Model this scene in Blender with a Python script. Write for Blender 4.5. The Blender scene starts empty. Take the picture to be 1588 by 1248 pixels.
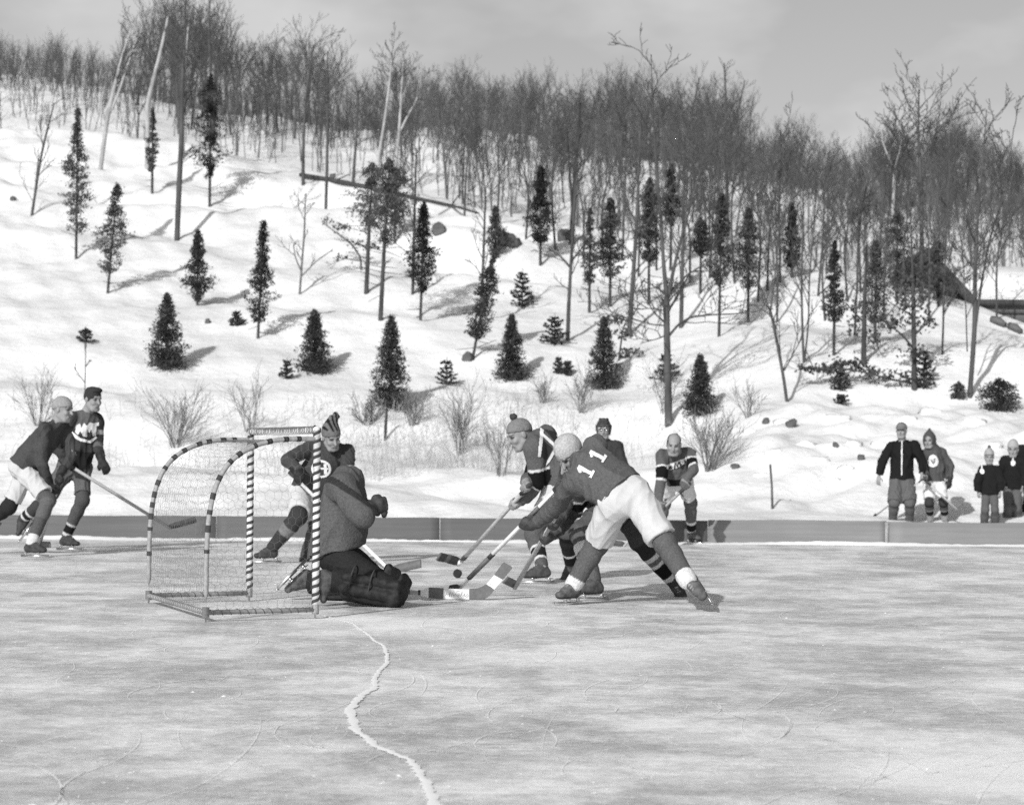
import bpy, math, random
import numpy as np
from mathutils import Vector, Matrix
from mathutils.bvhtree import BVHTree

random.seed(7)
rng = np.random.default_rng(7)
scene = bpy.context.scene
COL = scene.collection
R = math.radians

# ------------------------------------------------------------------ camera, sky, sun, exposure
F_PX, CX, CY, CAM_H = 3923.0, 794.0, 624.0, 1.10          # waist-level press camera, long lens
PITCH, ROLL = math.atan2(79.0, F_PX), R(0.45)
CAM_M = Matrix.Translation((0, 0, CAM_H)) @ Matrix.Rotation(R(90) + PITCH, 4, 'X') @ Matrix.Rotation(ROLL, 4, 'Z')
cam_data = bpy.data.cameras.new('press_camera')
cam_data.sensor_width = 36.0
cam_data.lens = 36.0 * F_PX / 1588.0
cam_data.clip_start, cam_data.clip_end = 0.1, 6000.0
cam_data.dof.use_dof = True
cam_data.dof.focus_distance = 15.5
cam_data.dof.aperture_fstop = 5.2
cam = bpy.data.objects.new('press_camera', cam_data)
cam.matrix_world = CAM_M
COL.objects.link(cam)
scene.camera = cam

SUN_AZ, SUN_EL = R(204.0), R(28.0)                          # behind the camera and to its left
world = bpy.data.worlds.new('World')
scene.world = world
world.use_nodes = True
wn = world.node_tree
wn.nodes.clear()
w_out = wn.nodes.new('ShaderNodeOutputWorld')
w_bg = wn.nodes.new('ShaderNodeBackground')
w_sky = wn.nodes.new('ShaderNodeTexSky')
w_sky.sky_type = 'NISHITA'
w_sky.sun_disc = False
w_sky.sun_elevation, w_sky.sun_rotation = SUN_EL, SUN_AZ
w_sky.air_density, w_sky.dust_density, w_sky.ozone_density = 1.0, 1.4, 1.0
w_bw = wn.nodes.new('ShaderNodeRGBToBW')                    # black and white film
w_tc = wn.nodes.new('ShaderNodeTexCoord')
w_map = wn.nodes.new('ShaderNodeMapping')
w_map.inputs['Scale'].default_value = (1.0, 1.0, 2.0)
w_no = wn.nodes.new('ShaderNodeTexNoise')
w_no.inputs['Scale'].default_value = 5.5
w_no.inputs['Detail'].default_value = 5.0
w_no.inputs['Roughness'].default_value = 0.55
w_cr = wn.nodes.new('ShaderNodeMapRange')
w_cr.inputs['From Min'].default_value, w_cr.inputs['From Max'].default_value = 0.42, 0.75
w_cr.inputs['To Min'].default_value, w_cr.inputs['To Max'].default_value = 0.95, 1.6
w_mul = wn.nodes.new('ShaderNodeMath')
w_mul.operation = 'MULTIPLY'
wl = wn.links.new
wl(w_sky.outputs['Color'], w_bw.inputs['Color'])
wl(w_tc.outputs['Generated'], w_map.inputs['Vector'])
wl(w_map.outputs['Vector'], w_no.inputs['Vector'])
wl(w_no.outputs['Fac'], w_cr.inputs['Value'])
wl(w_bw.outputs['Val'], w_mul.inputs[0])
wl(w_cr.outputs['Result'], w_mul.inputs[1])
wl(w_mul.outputs['Value'], w_bg.inputs['Color'])
w_bg.inputs['Strength'].default_value = 0.092
wl(w_bg.outputs['Background'], w_out.inputs['Surface'])

sun_data = bpy.data.lights.new('sun', 'SUN')
sun_data.energy, sun_data.angle = 3.3, R(0.8)
sun = bpy.data.objects.new('sun', sun_data)
to_sun = Vector((math.sin(SUN_AZ) * math.cos(SUN_EL), math.cos(SUN_AZ) * math.cos(SUN_EL), math.sin(SUN_EL)))
sun.rotation_euler = to_sun.to_track_quat('Z', 'Y').to_euler()
sun.location = to_sun * 60
COL.objects.link(sun)

scene.cycles.sample_clamp_indirect = 3.0
scene.cycles.use_denoising = False                          # leave the fine grain, as on film

vs = scene.view_settings
vs.view_transform, vs.look, vs.gamma = 'Standard', 'None', 1.0
vs.use_curve_mapping = False
vs.exposure = 0.16

# ------------------------------------------------------------------ pixel <-> place
CAMP = np.array([0, 0, CAM_H])
M3 = np.array(CAM_M.to_3x3())


def ray(px, py):
    return M3 @ np.array([(px - CX) / F_PX, -(py - CY) / F_PX, -1.0])


def P(px, py, D):
    d = ray(px, py)
    return CAMP + d / d[1] * D


def G(px, py, z=0.0):
    d = ray(px, py)
    return CAMP + d * ((z - CAM_H) / d[2])


def unit(v):
    v = np.asarray(v, float)
    return v / max(np.linalg.norm(v), 1e-9)


# ------------------------------------------------------------------ object helpers
ORG = {}


def props(o, label=None, cat=None, group=None, kind=None):
    for k, v in (('label', label), ('category', cat), ('group', group), ('kind', kind)):
        if v:
            o[k] = v
    return o


def empty(name, loc, label, cat, group=None):
    o = bpy.data.objects.new(name, None)
    o.location = tuple(loc)
    o.empty_display_size = 0.2
    COL.objects.link(o)
    ORG[o.name] = np.array(loc, float)
    return props(o, label, cat, group)


def make_mesh(name, verts, quads=None, tris=None, mat=None, smooth=False, tint=None):
    verts = np.asarray(verts, np.float32).reshape(-1, 3)
    quads = np.zeros((0, 4), np.int32) if quads is None or len(quads) == 0 else np.asarray(quads, np.int32).reshape(-1, 4)
    tris = np.zeros((0, 3), np.int32) if tris is None or len(tris) == 0 else np.asarray(tris, np.int32).reshape(-1, 3)
    me = bpy.data.meshes.new(name)
    me.vertices.add(len(verts))
    me.vertices.foreach_set('co', verts.ravel())
    idx = np.concatenate([quads.ravel(), tris.ravel()]).astype(np.int32)
    me.loops.add(len(idx))
    me.loops.foreach_set('vertex_index', idx)
    starts = np.concatenate([np.arange(len(quads)) * 4, len(quads) * 4 + np.arange(len(tris)) * 3]).astype(np.int32)
    me.polygons.add(len(starts))
    me.polygons.foreach_set('loop_start', starts)
    if smooth:
        me.polygons.foreach_set('use_smooth', np.ones(len(starts), bool))
    me.update(calc_edges=True)
    if tint is not None:
        at = me.attributes.new('tint', 'FLOAT', 'POINT')
        at.data.foreach_set('value', np.asarray(tint, np.float32))
    if mat is not None:
        me.materials.append(mat)
    return me


def link(name, me, parent=None, loc=None):
    o = bpy.data.objects.new(name, me)
    COL.objects.link(o)
    if parent is not None:
        o.parent = parent
        ORG[o.name] = ORG[parent.name]
    elif loc is not None:
        o.location = tuple(loc)
        ORG[o.name] = np.array(loc, float)
    else:
        ORG[o.name] = np.zeros(3)
    return o


class MB:
    """collects geometry in world coordinates, then links it as one mesh object"""

    def __init__(s):
        s.v, s.q, s.t, s.n, s.c = [], [], [], 0, []

    def add(s, v, q=None, t=None, tint=None):
        v = np.asarray(v, float).reshape(-1, 3)
        s.v.append(v)
        if q is not None and len(q):
            s.q.append(np.asarray(q, int).reshape(-1, 4) + s.n)
        if t is not None and len(t):
            s.t.append(np.asarray(t, int).reshape(-1, 3) + s.n)
        s.c.append(np.full(len(v), 0.5 if tint is None else tint))
        s.n += len(v)
        return s

    def box(s, c, ax, ay, az, tint=None):
        """box round c with half axis vectors"""
        c, ax, ay, az = (np.asarray(k, float) for k in (c, ax, ay, az))
        v = [c + i * ax + j * ay + k * az for i in (-1, 1) for j in (-1, 1) for k in (-1, 1)]
        q = [(0, 1, 3, 2), (4, 6, 7, 5), (0, 4, 5, 1), (2, 3, 7, 6), (0, 2, 6, 4), (1, 5, 7, 3)]
        return s.add(v, q, None, tint)

    def tube(s, pts, rad, sides=6, cap=True, tint=None):
        pts = np.asarray(pts, float)
        n = len(pts)
        rad = np.broadcast_to(np.asarray(rad, float), (n,))
        tan = np.gradient(pts, axis=0)
        tan /= np.maximum(np.linalg.norm(tan, axis=1), 1e-9)[:, None]
        ref = np.array([0, 0, 1.0]) if abs(tan[:, 2]).mean() < 0.8 else np.array([0.31, 0.95, 0.0])
        a = np.cross(tan, ref)
        a /= np.maximum(np.linalg.norm(a, axis=1), 1e-9)[:, None]
        b = np.cross(tan, a)
        th = np.arange(sides) / sides * 2 * math.pi
        ring = a[:, None, :] * np.cos(th)[None, :, None] + b[:, None, :] * np.sin(th)[None, :, None]
        v = (pts[:, None, :] + ring * rad[:, None, None]).reshape(-1, 3)
        i = np.arange(n - 1)[:, None] * sides
        j = np.arange(sides)[None, :]
        k = (j + 1) % sides
        q = np.stack([i + j, i + sides + j, i + sides + k, i + k], -1).reshape(-1, 4)
        t = []
        if cap and sides >= 3:
            for base in (0, (n - 1) * sides):
                for m in range(1, sides - 1):
                    t.append((base, base + m, base + m + 1))
        return s.add(v, q, t, tint)

    def build(s, name, mat, parent=None, loc=None, smooth=False, use_tint=False):
        v = np.concatenate(s.v)
        q = np.concatenate(s.q) if s.q else None
        t = np.concatenate(s.t) if s.t else None
        org = ORG[parent.name] if parent is not None else (np.array(loc, float) if loc is not None else np.zeros(3))
        me = make_mesh(name, v - org, q, t, mat, smooth, np.concatenate(s.c) if use_tint else None)
        return link(name, me, parent, loc)


# ------------------------------------------------------------------ materials (all grey: the photograph is black and white)
def nodes_of(name):
    m = bpy.data.materials.new(name)
    m.use_nodes = True
    nt = m.node_tree
    return m, nt, nt.nodes['Principled BSDF']


def math_node(nt, op, a, b=None, clamp=False):
    n = nt.nodes.new('ShaderNodeMath')
    n.operation = op
    n.use_clamp = clamp
    for i, k in enumerate((a, b)):
        if k is None:
            continue
        if isinstance(k, (int, float)):
            n.inputs[i].default_value = k
        else:
            nt.links.new(k, n.inputs[i])
    return n.outputs[0]


def noise_node(nt, scale, detail=3, rough=0.55, vec=None, stretch=None, kind='Object'):
    n = nt.nodes.new('ShaderNodeTexNoise')
    n.inputs['Scale'].default_value = scale
    n.inputs['Detail'].default_value = detail
    n.inputs['Roughness'].default_value = rough
    if vec is None:
        tc = nt.nodes.new('ShaderNodeTexCoord')
        vec = tc.outputs[kind]
    if stretch is not None:
        mp = nt.nodes.new('ShaderNodeMapping')
        mp.inputs['Scale'].default_value = stretch
        nt.links.new(vec, mp.inputs['Vector'])
        vec = mp.outputs['Vector']
    nt.links.new(vec, n.inputs['Vector'])
    return n.outputs['Fac']


def ramp(nt, fac, lo, hi, a, b, smooth=True):
    n = nt.nodes.new('ShaderNodeMapRange')
    if smooth:
        n.interpolation_type = 'SMOOTHSTEP'
    n.inputs['From Min'].default_value, n.inputs['From Max'].default_value = lo, hi
    n.inputs['To Min'].default_value, n.inputs['To Max'].default_value = a, b
    nt.links.new(fac, n.inputs['Value'])
    return n.outputs['Result']


def bump(nt, bsdf, height, strength=0.3, dist=0.02):
    n = nt.nodes.new('ShaderNodeBump')
    n.inputs['Strength'].default_value = strength
    n.inputs['Distance'].default_value = dist
    nt.links.new(height, n.inputs['Height'])
    nt.links.new(n.outputs['Normal'], bsdf.inputs['Normal'])


def grey(name, albedo, rough=0.8, var=0.2, scale=6.0, stretch=None, bump_s=0.0, bump_d=0.01, tint=False, spec=0.3, metal=0.0, detail=4):
    m, nt, b = nodes_of(name)
    f = noise_node(nt, scale, detail, 0.6, stretch=stretch)
    k = ramp(nt, f, 0.3, 0.7, 1 - var, 1 + var, False)
    if tint:
        at = nt.nodes.new('ShaderNodeAttribute')
        at.attribute_name = 'tint'
        col = math_node(nt, 'MULTIPLY', math_node(nt, 'MULTIPLY', at.outputs['Fac'], k), albedo)
    else:
        col = math_node(nt, 'MULTIPLY', k, albedo)
    nt.links.new(col, b.inputs['Base Color'])
    b.inputs['Roughness'].default_value = rough
    b.inputs['Specular IOR Level'].default_value = spec
    b.inputs['Metallic'].default_value = metal
    if bump_s:
        bump(nt, b, f, bump_s, bump_d)
    return m


MAT = {}
MAT['wool'] = grey('knitted_wool', 0.84, 0.95, 0.20, 60, None, 0.8, 0.010, tint=True, spec=0.1)
MAT['skin'] = grey('skin', 1.0, 0.55, 0.08, 18, None, 0.1, 0.002, tint=True)
MAT['leather'] = grey('worn_leather', 1.0, 0.72, 0.5, 26, None, 0.5, 0.008, tint=True, spec=0.22)
MAT['canvas'] = grey('cotton_canvas', 1.0, 0.9, 0.05, 30, None, 0.25, 0.004, tint=True, spec=0.1)
MAT['steel'] = grey('skate_steel', 0.6, 0.28, 0.1, 20, metal=1.0)
MAT['wood'] = grey('ash_wood', 0.42, 0.6, 0.2, 9, (1, 1, 6), 0.1, 0.002)
MAT['tape'] = grey('friction_tape', 0.05, 0.8, 0.3, 60)
MAT['grey_paint'] = grey('grey_paint', 0.13, 0.6, 0.15, 30)
MAT['white_paint'] = grey('white_paint', 0.74, 0.6, 0.06, 30)
MAT['ink'] = grey('ink', 0.22, 0.8, 0.1, 30)
MAT['rubber'] = grey('rubber', 0.016, 0.8, 0.3, 50)
MAT['pipe'] = grey('taped_pipe', 0.30, 0.7, 0.25, 40, None, 0.2, 0.004)
MAT['white_tape'] = grey('white_cloth_tape', 0.72, 0.85, 0.12, 50, None, 0.2, 0.004)
MAT['wire'] = grey('galvanised_wire', 0.2, 0.5, 0.2, 10)
MAT['patch'] = grey('felt_patch', 0.72, 0.9, 0.08, 60, None, 0.1, 0.003)
MAT['black_patch'] = grey('black_felt', 0.03, 0.9, 0.08, 60)
MAT['bark_dark'] = grey('dark_bark', 0.055, 0.9, 0.4, 9, (1, 1, 0.25), 0.6, 0.02)
MAT['bark_mid'] = grey('grey_bark', 0.075, 0.9, 0.4, 7, (1, 1, 0.25), 0.6, 0.02)
MAT['bark_pale'] = grey('pale_birch_bark', 0.34, 0.85, 0.35, 3, (1, 1, 0.8), 0.3, 0.01)
MAT['twig'] = grey('bare_twigs', 0.075, 0.9, 0.3, 2.0)


def far_wood():
    m, nt, b = nodes_of('far_bare_wood')
    geo = nt.nodes.new('ShaderNodeNewGeometry')
    oi = nt.nodes.new('ShaderNodeObjectInfo')
    f = noise_node(nt, 0.5, 3, 0.6, vec=geo.outputs['Position'], stretch=(1, 1, 0.25))
    k = math_node(nt, 'MULTIPLY', ramp(nt, f, 0.3, 0.7, 0.6, 1.5, False), ramp(nt, oi.outputs['Random'], 0, 1, 0.75, 1.3, False))
    nt.links.new(math_node(nt, 'MULTIPLY', k, 0.098), b.inputs['Base Color'])
    b.inputs['Roughness'].default_value = 0.95
    b.inputs['Specular IOR Level'].default_value = 0.1
    return m


MAT['wood_far'] = far_wood()
MAT['shrub'] = grey('shrub_stems', 0.15, 0.9, 0.3, 4)
MAT['weed'] = grey('dry_weeds', 0.46, 0.95, 0.35, 0.8)
MAT['needle'] = grey('evergreen_needles', 0.045, 0.75, 0.55, 2.6, None)
MAT['needle_dark'] = grey('dark_evergreen_needles', 0.025, 0.75, 0.55, 2.6, None)
MAT['needle_grey'] = grey('dry_evergreen_needles', 0.075, 0.8, 0.5, 2.6, None)
MAT['leaf'] = grey('dry_oak_leaves', 0.07, 0.85, 0.5, 3.0)
MAT['rock'] = grey('dark_rock', 0.10, 0.9, 0.4, 5, None, 0.7, 0.05)
MAT['log'] = grey('weathered_logs', 0.11, 0.9, 0.35, 3, (0.3, 3, 3), 0.3, 0.02)


def snow_material():
    m, nt, b = nodes_of('snow')
    big = noise_node(nt, 0.35, 4, 0.6)
    fine = noise_node(nt, 6.0, 5, 0.65)
    k1 = ramp(nt, big, 0.33, 0.67, 0.70, 0.83)
    k2 = ramp(nt, fine, 0.35, 0.65, 0.97, 1.02)
    nt.links.new(math_node(nt, 'MULTIPLY', k1, k2), b.inputs['Base Color'])
    b.inputs['Roughness'].default_value = 0.9
    b.inputs['Specular IOR Level'].default_value = 0.1
    mid = noise_node(nt, 1.6, 5, 0.6)
    h = math_node(nt, 'ADD', math_node(nt, 'MULTIPLY', mid, 1.0), math_node(nt, 'MULTIPLY', fine, 0.25))
    bump(nt, b, h, 0.5, 0.16)
    return m


ICE_FROST_GLARE = [tuple(G(x, y)[:2]) + (r, s_) for x, y, r, s_ in ((1560, 1200, 0.7, 0.5), (1480, 1150, 0.45, 0.25), (1590, 1060, 0.5, 0.2), (640, 975, 0.8, 0.28), (900, 1010, 1.2, 0.14), (960, 1190, 0.5, 0.14), (560, 960, 0.5, 0.2))]


def ice_material():
    m, nt, b = nodes_of('rink_ice')
    warp = noise_node(nt, 1.3, 3, 0.6)
    big = noise_node(nt, 0.75, 6, 0.66, stretch=(1.1, 0.75, 1))
    mid = noise_node(nt, 3.2, 7, 0.72, stretch=(1.1, 0.8, 1))
    fine = noise_node(nt, 14.0, 8, 0.82)
    grain = noise_node(nt, 45.0, 5, 0.85)
    # skate scoring: long thin lines in several directions
    lines = None
    for ang, sc in ((8, 5.0), (-14, 6.0), (32, 4.0), (-38, 5.0), (75, 4.0), (-3, 7.0)):
        tc = nt.nodes.new('ShaderNodeTexCoord')
        rt = nt.nodes.new('ShaderNodeMapping')
        rt.inputs['Rotation'].default_value = (0, 0, R(ang))
        rt.inputs['Scale'].default_value = (0.12, 3.0, 1)
        nt.links.new(tc.outputs['Object'], rt.inputs['Vector'])
        n = noise_node(nt, sc, 3, 0.6, vec=rt.outputs['Vector'])
        d = math_node(nt, 'ABSOLUTE', math_node(nt, 'SUBTRACT', n, 0.5))
        l = ramp(nt, d, 0.0, 0.017, 1.0, 0.0)
        lines = l if lines is None else math_node(nt, 'MAXIMUM', lines, l)
    a = ramp(nt, big, 0.38, 0.62, 0.0, 1.0)
    c = ramp(nt, mid, 0.40, 0.62, 0.0, 1.0)
    e = ramp(nt, fine, 0.38, 0.64, 0.0, 1.0)
    gr = ramp(nt, grain, 0.36, 0.64, 0.0, 1.0)
    frost = math_node(nt, 'ADD', math_node(nt, 'MULTIPLY', a, 0.34), math_node(nt, 'MULTIPLY', c, 0.24))
    frost = math_node(nt, 'ADD', frost, math_node(nt, 'MULTIPLY', e, 0.24))
    frost = math_node(nt, 'ADD', frost, math_node(nt, 'MULTIPLY', gr, 0.18))
    col = ramp(nt, frost, 0.12, 0.92, ICE_LO, ICE_HI, False)
    col = math_node(nt, 'ADD', col, math_node(nt, 'MULTIPLY', math_node(nt, 'MULTIPLY', lines, ramp(nt, warp, 0.4, 0.6, 0.2, 1.0)), 0.22))
    # patches of blown snow and chips
    sp = math_node(nt, 'MULTIPLY', ramp(nt, noise_node(nt, 3.1, 6, 0.7, stretch=(0.5, 1, 1)), 0.60, 0.72, 0.0, 1.0), ramp(nt, fine, 0.45, 0.6, 0.0, 0.30))
    col = math_node(nt, 'ADD', col, sp, True)
    # frosted ice; the lower-right patches also paint lens glare into the colour
    for (fx, fy, fr, fs) in ICE_FROST_GLARE:
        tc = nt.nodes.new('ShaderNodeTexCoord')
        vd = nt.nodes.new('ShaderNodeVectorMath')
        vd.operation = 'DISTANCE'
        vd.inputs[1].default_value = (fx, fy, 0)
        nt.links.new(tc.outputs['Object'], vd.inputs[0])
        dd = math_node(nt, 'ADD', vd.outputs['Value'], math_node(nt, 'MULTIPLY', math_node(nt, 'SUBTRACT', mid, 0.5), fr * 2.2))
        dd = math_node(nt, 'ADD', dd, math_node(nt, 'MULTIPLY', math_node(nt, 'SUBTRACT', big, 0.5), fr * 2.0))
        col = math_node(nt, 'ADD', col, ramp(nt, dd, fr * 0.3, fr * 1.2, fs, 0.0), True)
    nt.links.new(col, b.inputs['Base Color'])
    nt.links.new(ramp(nt, frost, 0.1, 0.8, 0.32, 0.65), b.inputs['Roughness'])
    b.inputs['Specular IOR Level'].default_value = 0.35
    h = math_node(nt, 'ADD', math_node(nt, 'MULTIPLY', fine, 0.6), math_node(nt, 'MULTIPLY', mid, 0.8))
    bump(nt, b, h, 0.4, 0.02)
    return m


ICE_LO, ICE_HI = 0.34, 1.0
MAT['snow'] = snow_material()
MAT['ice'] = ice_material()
MAT['frost'] = grey('frost', 0.94, 0.9, 0.03, 20)


def board_material(name, tone):
    m, nt, b = nodes_of(name)
    grain = noise_node(nt, 3.0, 5, 0.6, stretch=(0.25, 1, 6.0))
    blot = noise_node(nt, 0.8, 3, 0.5)
    k = math_node(nt, 'MULTIPLY', ramp(nt, grain, 0.3, 0.7, 0.85, 1.15, False), ramp(nt, blot, 0.3, 0.7, 0.85, 1.15, False))
    nt.links.new(math_node(nt, 'MULTIPLY', k, tone), b.inputs['Base Color'])
    b.inputs['Roughness'].default_value = 0.7
    bump(nt, b, grain, 0.2, 0.004)
    return m


MAT['board'] = board_material('weathered_board', 0.09)
MAT['board_pale'] = board_material('pale_board', 0.18)

# ------------------------------------------------------------------ the ground
YC = np.array([(0, 205), (160, 215), (330, 240), (460, 262), (560, 285), (620, 298), (700, 316), (780, 332), (870, 352), (950, 372),
               (1050, 395), (1150, 415), (1250, 430), (1350, 445), (1450, 470), (1520, 492), (1588, 512)], float)
Y2 = np.array([(0, 140), (160, 165), (330, 205), (420, 205), (520, 228), (640, 228), (680, 222), (740, 232), (800, 240), (960, 268),
               (1100, 282), (1180, 300), (1290, 330), (1390, 345), (1588, 340)], float)
SKY = np.array([(0, 62), (60, 60), (110, 72), (170, 78), (210, 40), (250, 14), (300, 14), (345, 40), (380, 80), (410, 62), (480, 62), (540, 92),
                (570, 118), (620, 98), (700, 104), (760, 116), (850, 110), (930, 122), (980, 116), (1010, 110), (1060, 128), (1130, 132),
                (1190, 186), (1240, 190), (1290, 205), (1340, 222), (1380, 200), (1420, 190), (1470, 190), (1530, 186), (1588, 235)], float)
SLOPE, D2 = 0.28, 220.0
_w = rng.normal(size=(10, 2))
_w /= np.linalg.norm(_w, axis=1)[:, None]
_wl = np.array([9, 7, 5.2, 4.1, 3.1, 2.3, 1.7, 1.3, 0.9, 0.7])
_ph = rng.uniform(0, 6.28, 10)


def bumps(X, Y, amp):
    h = np.zeros_like(X)
    for k in range(10):
        h += _wl[k] * np.sin((X * _w[k, 0] + Y * _w[k, 1]) * 6.283 / _wl[k] + _ph[k] + 0.8 * np.sin(X * 0.31 * (k % 3) + Y * 0.23))
    return h * amp


def sstep(a, b, x):
    t = np.clip((x - a) / (b - a), 0, 1)
    return t * t * (3 - 2 * t)


def terrain(X, Y):
    X, Y = np.asarray(X, float), np.asarray(Y, float)
    u = CX + X / np.maximum(Y, 1) * F_PX
    uc = np.clip(u, -250, 1838)
    yh = 703 + 0.00785 * (uc - CX)
    yc = np.interp(uc, YC[:, 0], YC[:, 1]) - np.clip(-uc, 0, 250) * 0.06
    y2 = np.interp(uc, Y2[:, 0], Y2[:, 1])
    zb = 0.95 + 0.95 * sstep(930, 1230, uc)
    Dc = 50 + (CAM_H - zb + (yh - yc) / F_PX * 50) / (SLOPE - (yh - yc) / F_PX)
    zc = zb + SLOPE * (Dc - 50)
    z2 = CAM_H + (yh - y2) / F_PX * D2
    z = -0.06 + (zb + 0.06) * sstep(39.5, 51.5, Y) ** 1.15
    ramp_ = zb + SLOPE * (Y - 50)
    k = sstep(48, 53, Y)
    z = z * (1 - k) + ramp_ * k
    past = zc + 0.03 * (Y - Dc)
    k = sstep(-1.2, 1.6, Y - Dc)
    z = np.where(Y > 52, z * (1 - k) + past * k, z)
    t = sstep(0, 1, np.clip((Y - Dc - 18) / (D2 - Dc - 18), 0, 1))
    z = np.where(Y > Dc + 18, (zc + 0.03 * 18) * (1 - t) + z2 * t + np.where(Y > D2, -0.03 * (Y - D2), 0), z)
    amp = 0.012 * sstep(36, 46, Y) + 0.010 * sstep(60, 75, Y)
    lump = sstep(1120, 1230, u) * sstep(42.5, 45, Y) * (1 - sstep(50, 53, Y))
    z = z + bumps(X, Y, amp) * np.where(Y > 36, 1, 0)
    z = z + lump * 0.15 * np.abs(np.sin(X * 2.3 + 0.7 * np.sin(Y * 1.9)) * np.sin(Y * 2.9 + np.sin(X * 1.7)))
    return z


def on_hill(px, py, d0=40.0, d1=215.0):
    """where the view through a pixel first meets the ground beyond the board"""
    D = np.arange(d0, d1, 0.1)
    d = ray(px, py)
    pts = CAMP[None, :] + d[None, :] / d[1] * D[:, None]
    below = np.nonzero(pts[:, 2] <= terrain(pts[:, 0], pts[:, 1]))[0]
    i = below[0] if len(below) else len(D) - 1
    p = pts[i].copy()
    p[2] = float(terrain(p[0], p[1]))
    return p


us = np.concatenate([np.linspace(-3200, -20, 110, endpoint=False), np.linspace(-20, 1610, 300, endpoint=False), np.linspace(1610, 4800, 110)])
Ds = np.concatenate([np.arange(31.9, 53, 0.16), np.arange(53, 100, 0.4), np.arange(100, 232, 2.2), np.arange(235, 700, 30)])
UU, DD = np.meshgrid(us, Ds)
XX = (UU - CX) / F_PX * DD
ZZ = terrain(XX, DD)
ni, nj = UU.shape
ii = (np.arange(ni - 1)[:, None] * nj + np.arange(nj - 1)[None, :])
tq = np.stack([ii, ii + 1, ii + nj + 1, ii + nj], -1).reshape(-1, 4)
hill = link('snow_hillside', make_mesh('snow_hillside', np.stack([XX, DD, ZZ], -1).reshape(-1, 3), tq, None, MAT['snow'], True))
props(hill, kind='structure', label='snow-covered hillside rising behind the rink')
g = MB().add([(-3000, -3000, -0.35), (3000, -3000, -0.35), (3000, 3000, -0.35), (-3000, 3000, -0.35)], [(0, 1, 2, 3)])
props(g.build('snow_ground', MAT['snow']), kind='structure', label='wide snow-covered ground around the rink')

BOARD_D = 31.5
mb = MB()
xs, ys = np.linspace(-22, 22, 89), np.linspace(-12, BOARD_D + 0.2, 90)
gx, gy = np.meshgrid(xs, ys)
k = np.arange(len(ys) - 1)[:, None] * len(xs) + np.arange(len(xs) - 1)[None, :]
mb.add(np.stack([gx, gy, np.zeros_like(gx)], -1).reshape(-1, 3), np.stack([k, k + 1, k + len(xs) + 1, k + len(xs)], -1).reshape(-1, 4))
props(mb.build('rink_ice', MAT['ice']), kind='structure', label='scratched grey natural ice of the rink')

# ------------------------------------------------------------------ rink board and its snow edge
def board():
    root = empty('rink_board', (0, BOARD_D, 0), 'long low grey plank board closing the far side of the rink', 'rink board')
    px_of = lambda px: P(px, 830, BOARD_D)[0]
    seams = [-9.5, px_of(335), px_of(682), px_of(1098), px_of(1375), 9.5]
    for i in range(5):
        x0, x1 = seams[i] + 0.004, seams[i + 1] - 0.004
        m = MB()
        n = 24
        xs_ = np.linspace(x0, x1, n)
        top = 0.288 + 0.004 * np.sin(xs_ * 1.3 + i) + 0.003 * np.sin(xs_ * 4.1) + (0.006 if i % 2 else 0)
        yo = 0.006 * (i % 2)
        v = []
        for xx, tt in zip(xs_, top):
            v += [(xx, BOARD_D + yo, -0.03), (xx, BOARD_D + yo, tt - 0.004), (xx, BOARD_D + yo + 0.005, tt), (xx, BOARD_D + yo + 0.045, tt), (xx, BOARD_D + yo + 0.045, -0.03)]
        q = []
        for a in range(n - 1):
            for b in range(4):
                q.append((a * 5 + b, (a + 1) * 5 + b, (a + 1) * 5 + b + 1, a * 5 + b + 1))
        q += [(0, 1, 3, 4), ((n - 1) * 5 + 4, (n - 1) * 5 + 3, (n - 1) * 5 + 1, (n - 1) * 5)]
        m.add(v, q, [(1, 2, 3), ((n - 1) * 5 + 1, (n - 1) * 5 + 3, (n - 1) * 5 + 2)])
        m.build('plank', MAT['board' if i < 3 else 'board_pale'], root)
    m = MB().box((px_of(1375), BOARD_D - 0.008, 0.14), (0.022, 0, 0), (0, 0.006, 0), (0, 0, 0.14))
    o = m.build('joint_batten', MAT['pipe'], root)
    o['label'] = 'pale batten over a joint of the boards'
    for x in np.arange(-9, 9.6, 1.6):
        MB().box((x, BOARD_D + 0.09, 0.08), (0.03, 0, 0), (0, 0.035, 0), (0, 0, 0.18)).build('peg', MAT['log'], root)
    # scraped snow lying along the foot of the board
    m = MB()
    n = 260
    xs_ = np.linspace(-9.4, 9.4, n)
    w = 0.30 + 0.16 * np.sin(xs_ * 1.1) + 0.12 * np.sin(xs_ * 2.7 + 1) + rng.uniform(-0.05, 0.05, n)
    h = 0.022 + 0.012 * np.sin(xs_ * 1.9) + rng.uniform(-0.006, 0.006, n)
    rows = [(0.0, 1.0), (0.35, 0.8), (0.7, 0.4), (1.0, 0.0)]
    v = np.stack([np.stack([xs_, BOARD_D - 0.006 - w * a, np.maximum(h * b, -0.01) + 0.004 - 0.01 * (a == 1)], -1) for a, b in rows], 1).reshape(-1, 3)
    q = [(a * 4 + b, (a + 1) * 4 + b, (a + 1) * 4 + b + 1, a * 4 + b + 1) for a in range(n - 1) for b in range(3)]
    m.add(v, q)
    props(m.build('scraped_snow', MAT['frost'], smooth=True), kind='structure', label='thin ridge of scraped snow at the foot of the board')


board()


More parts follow.
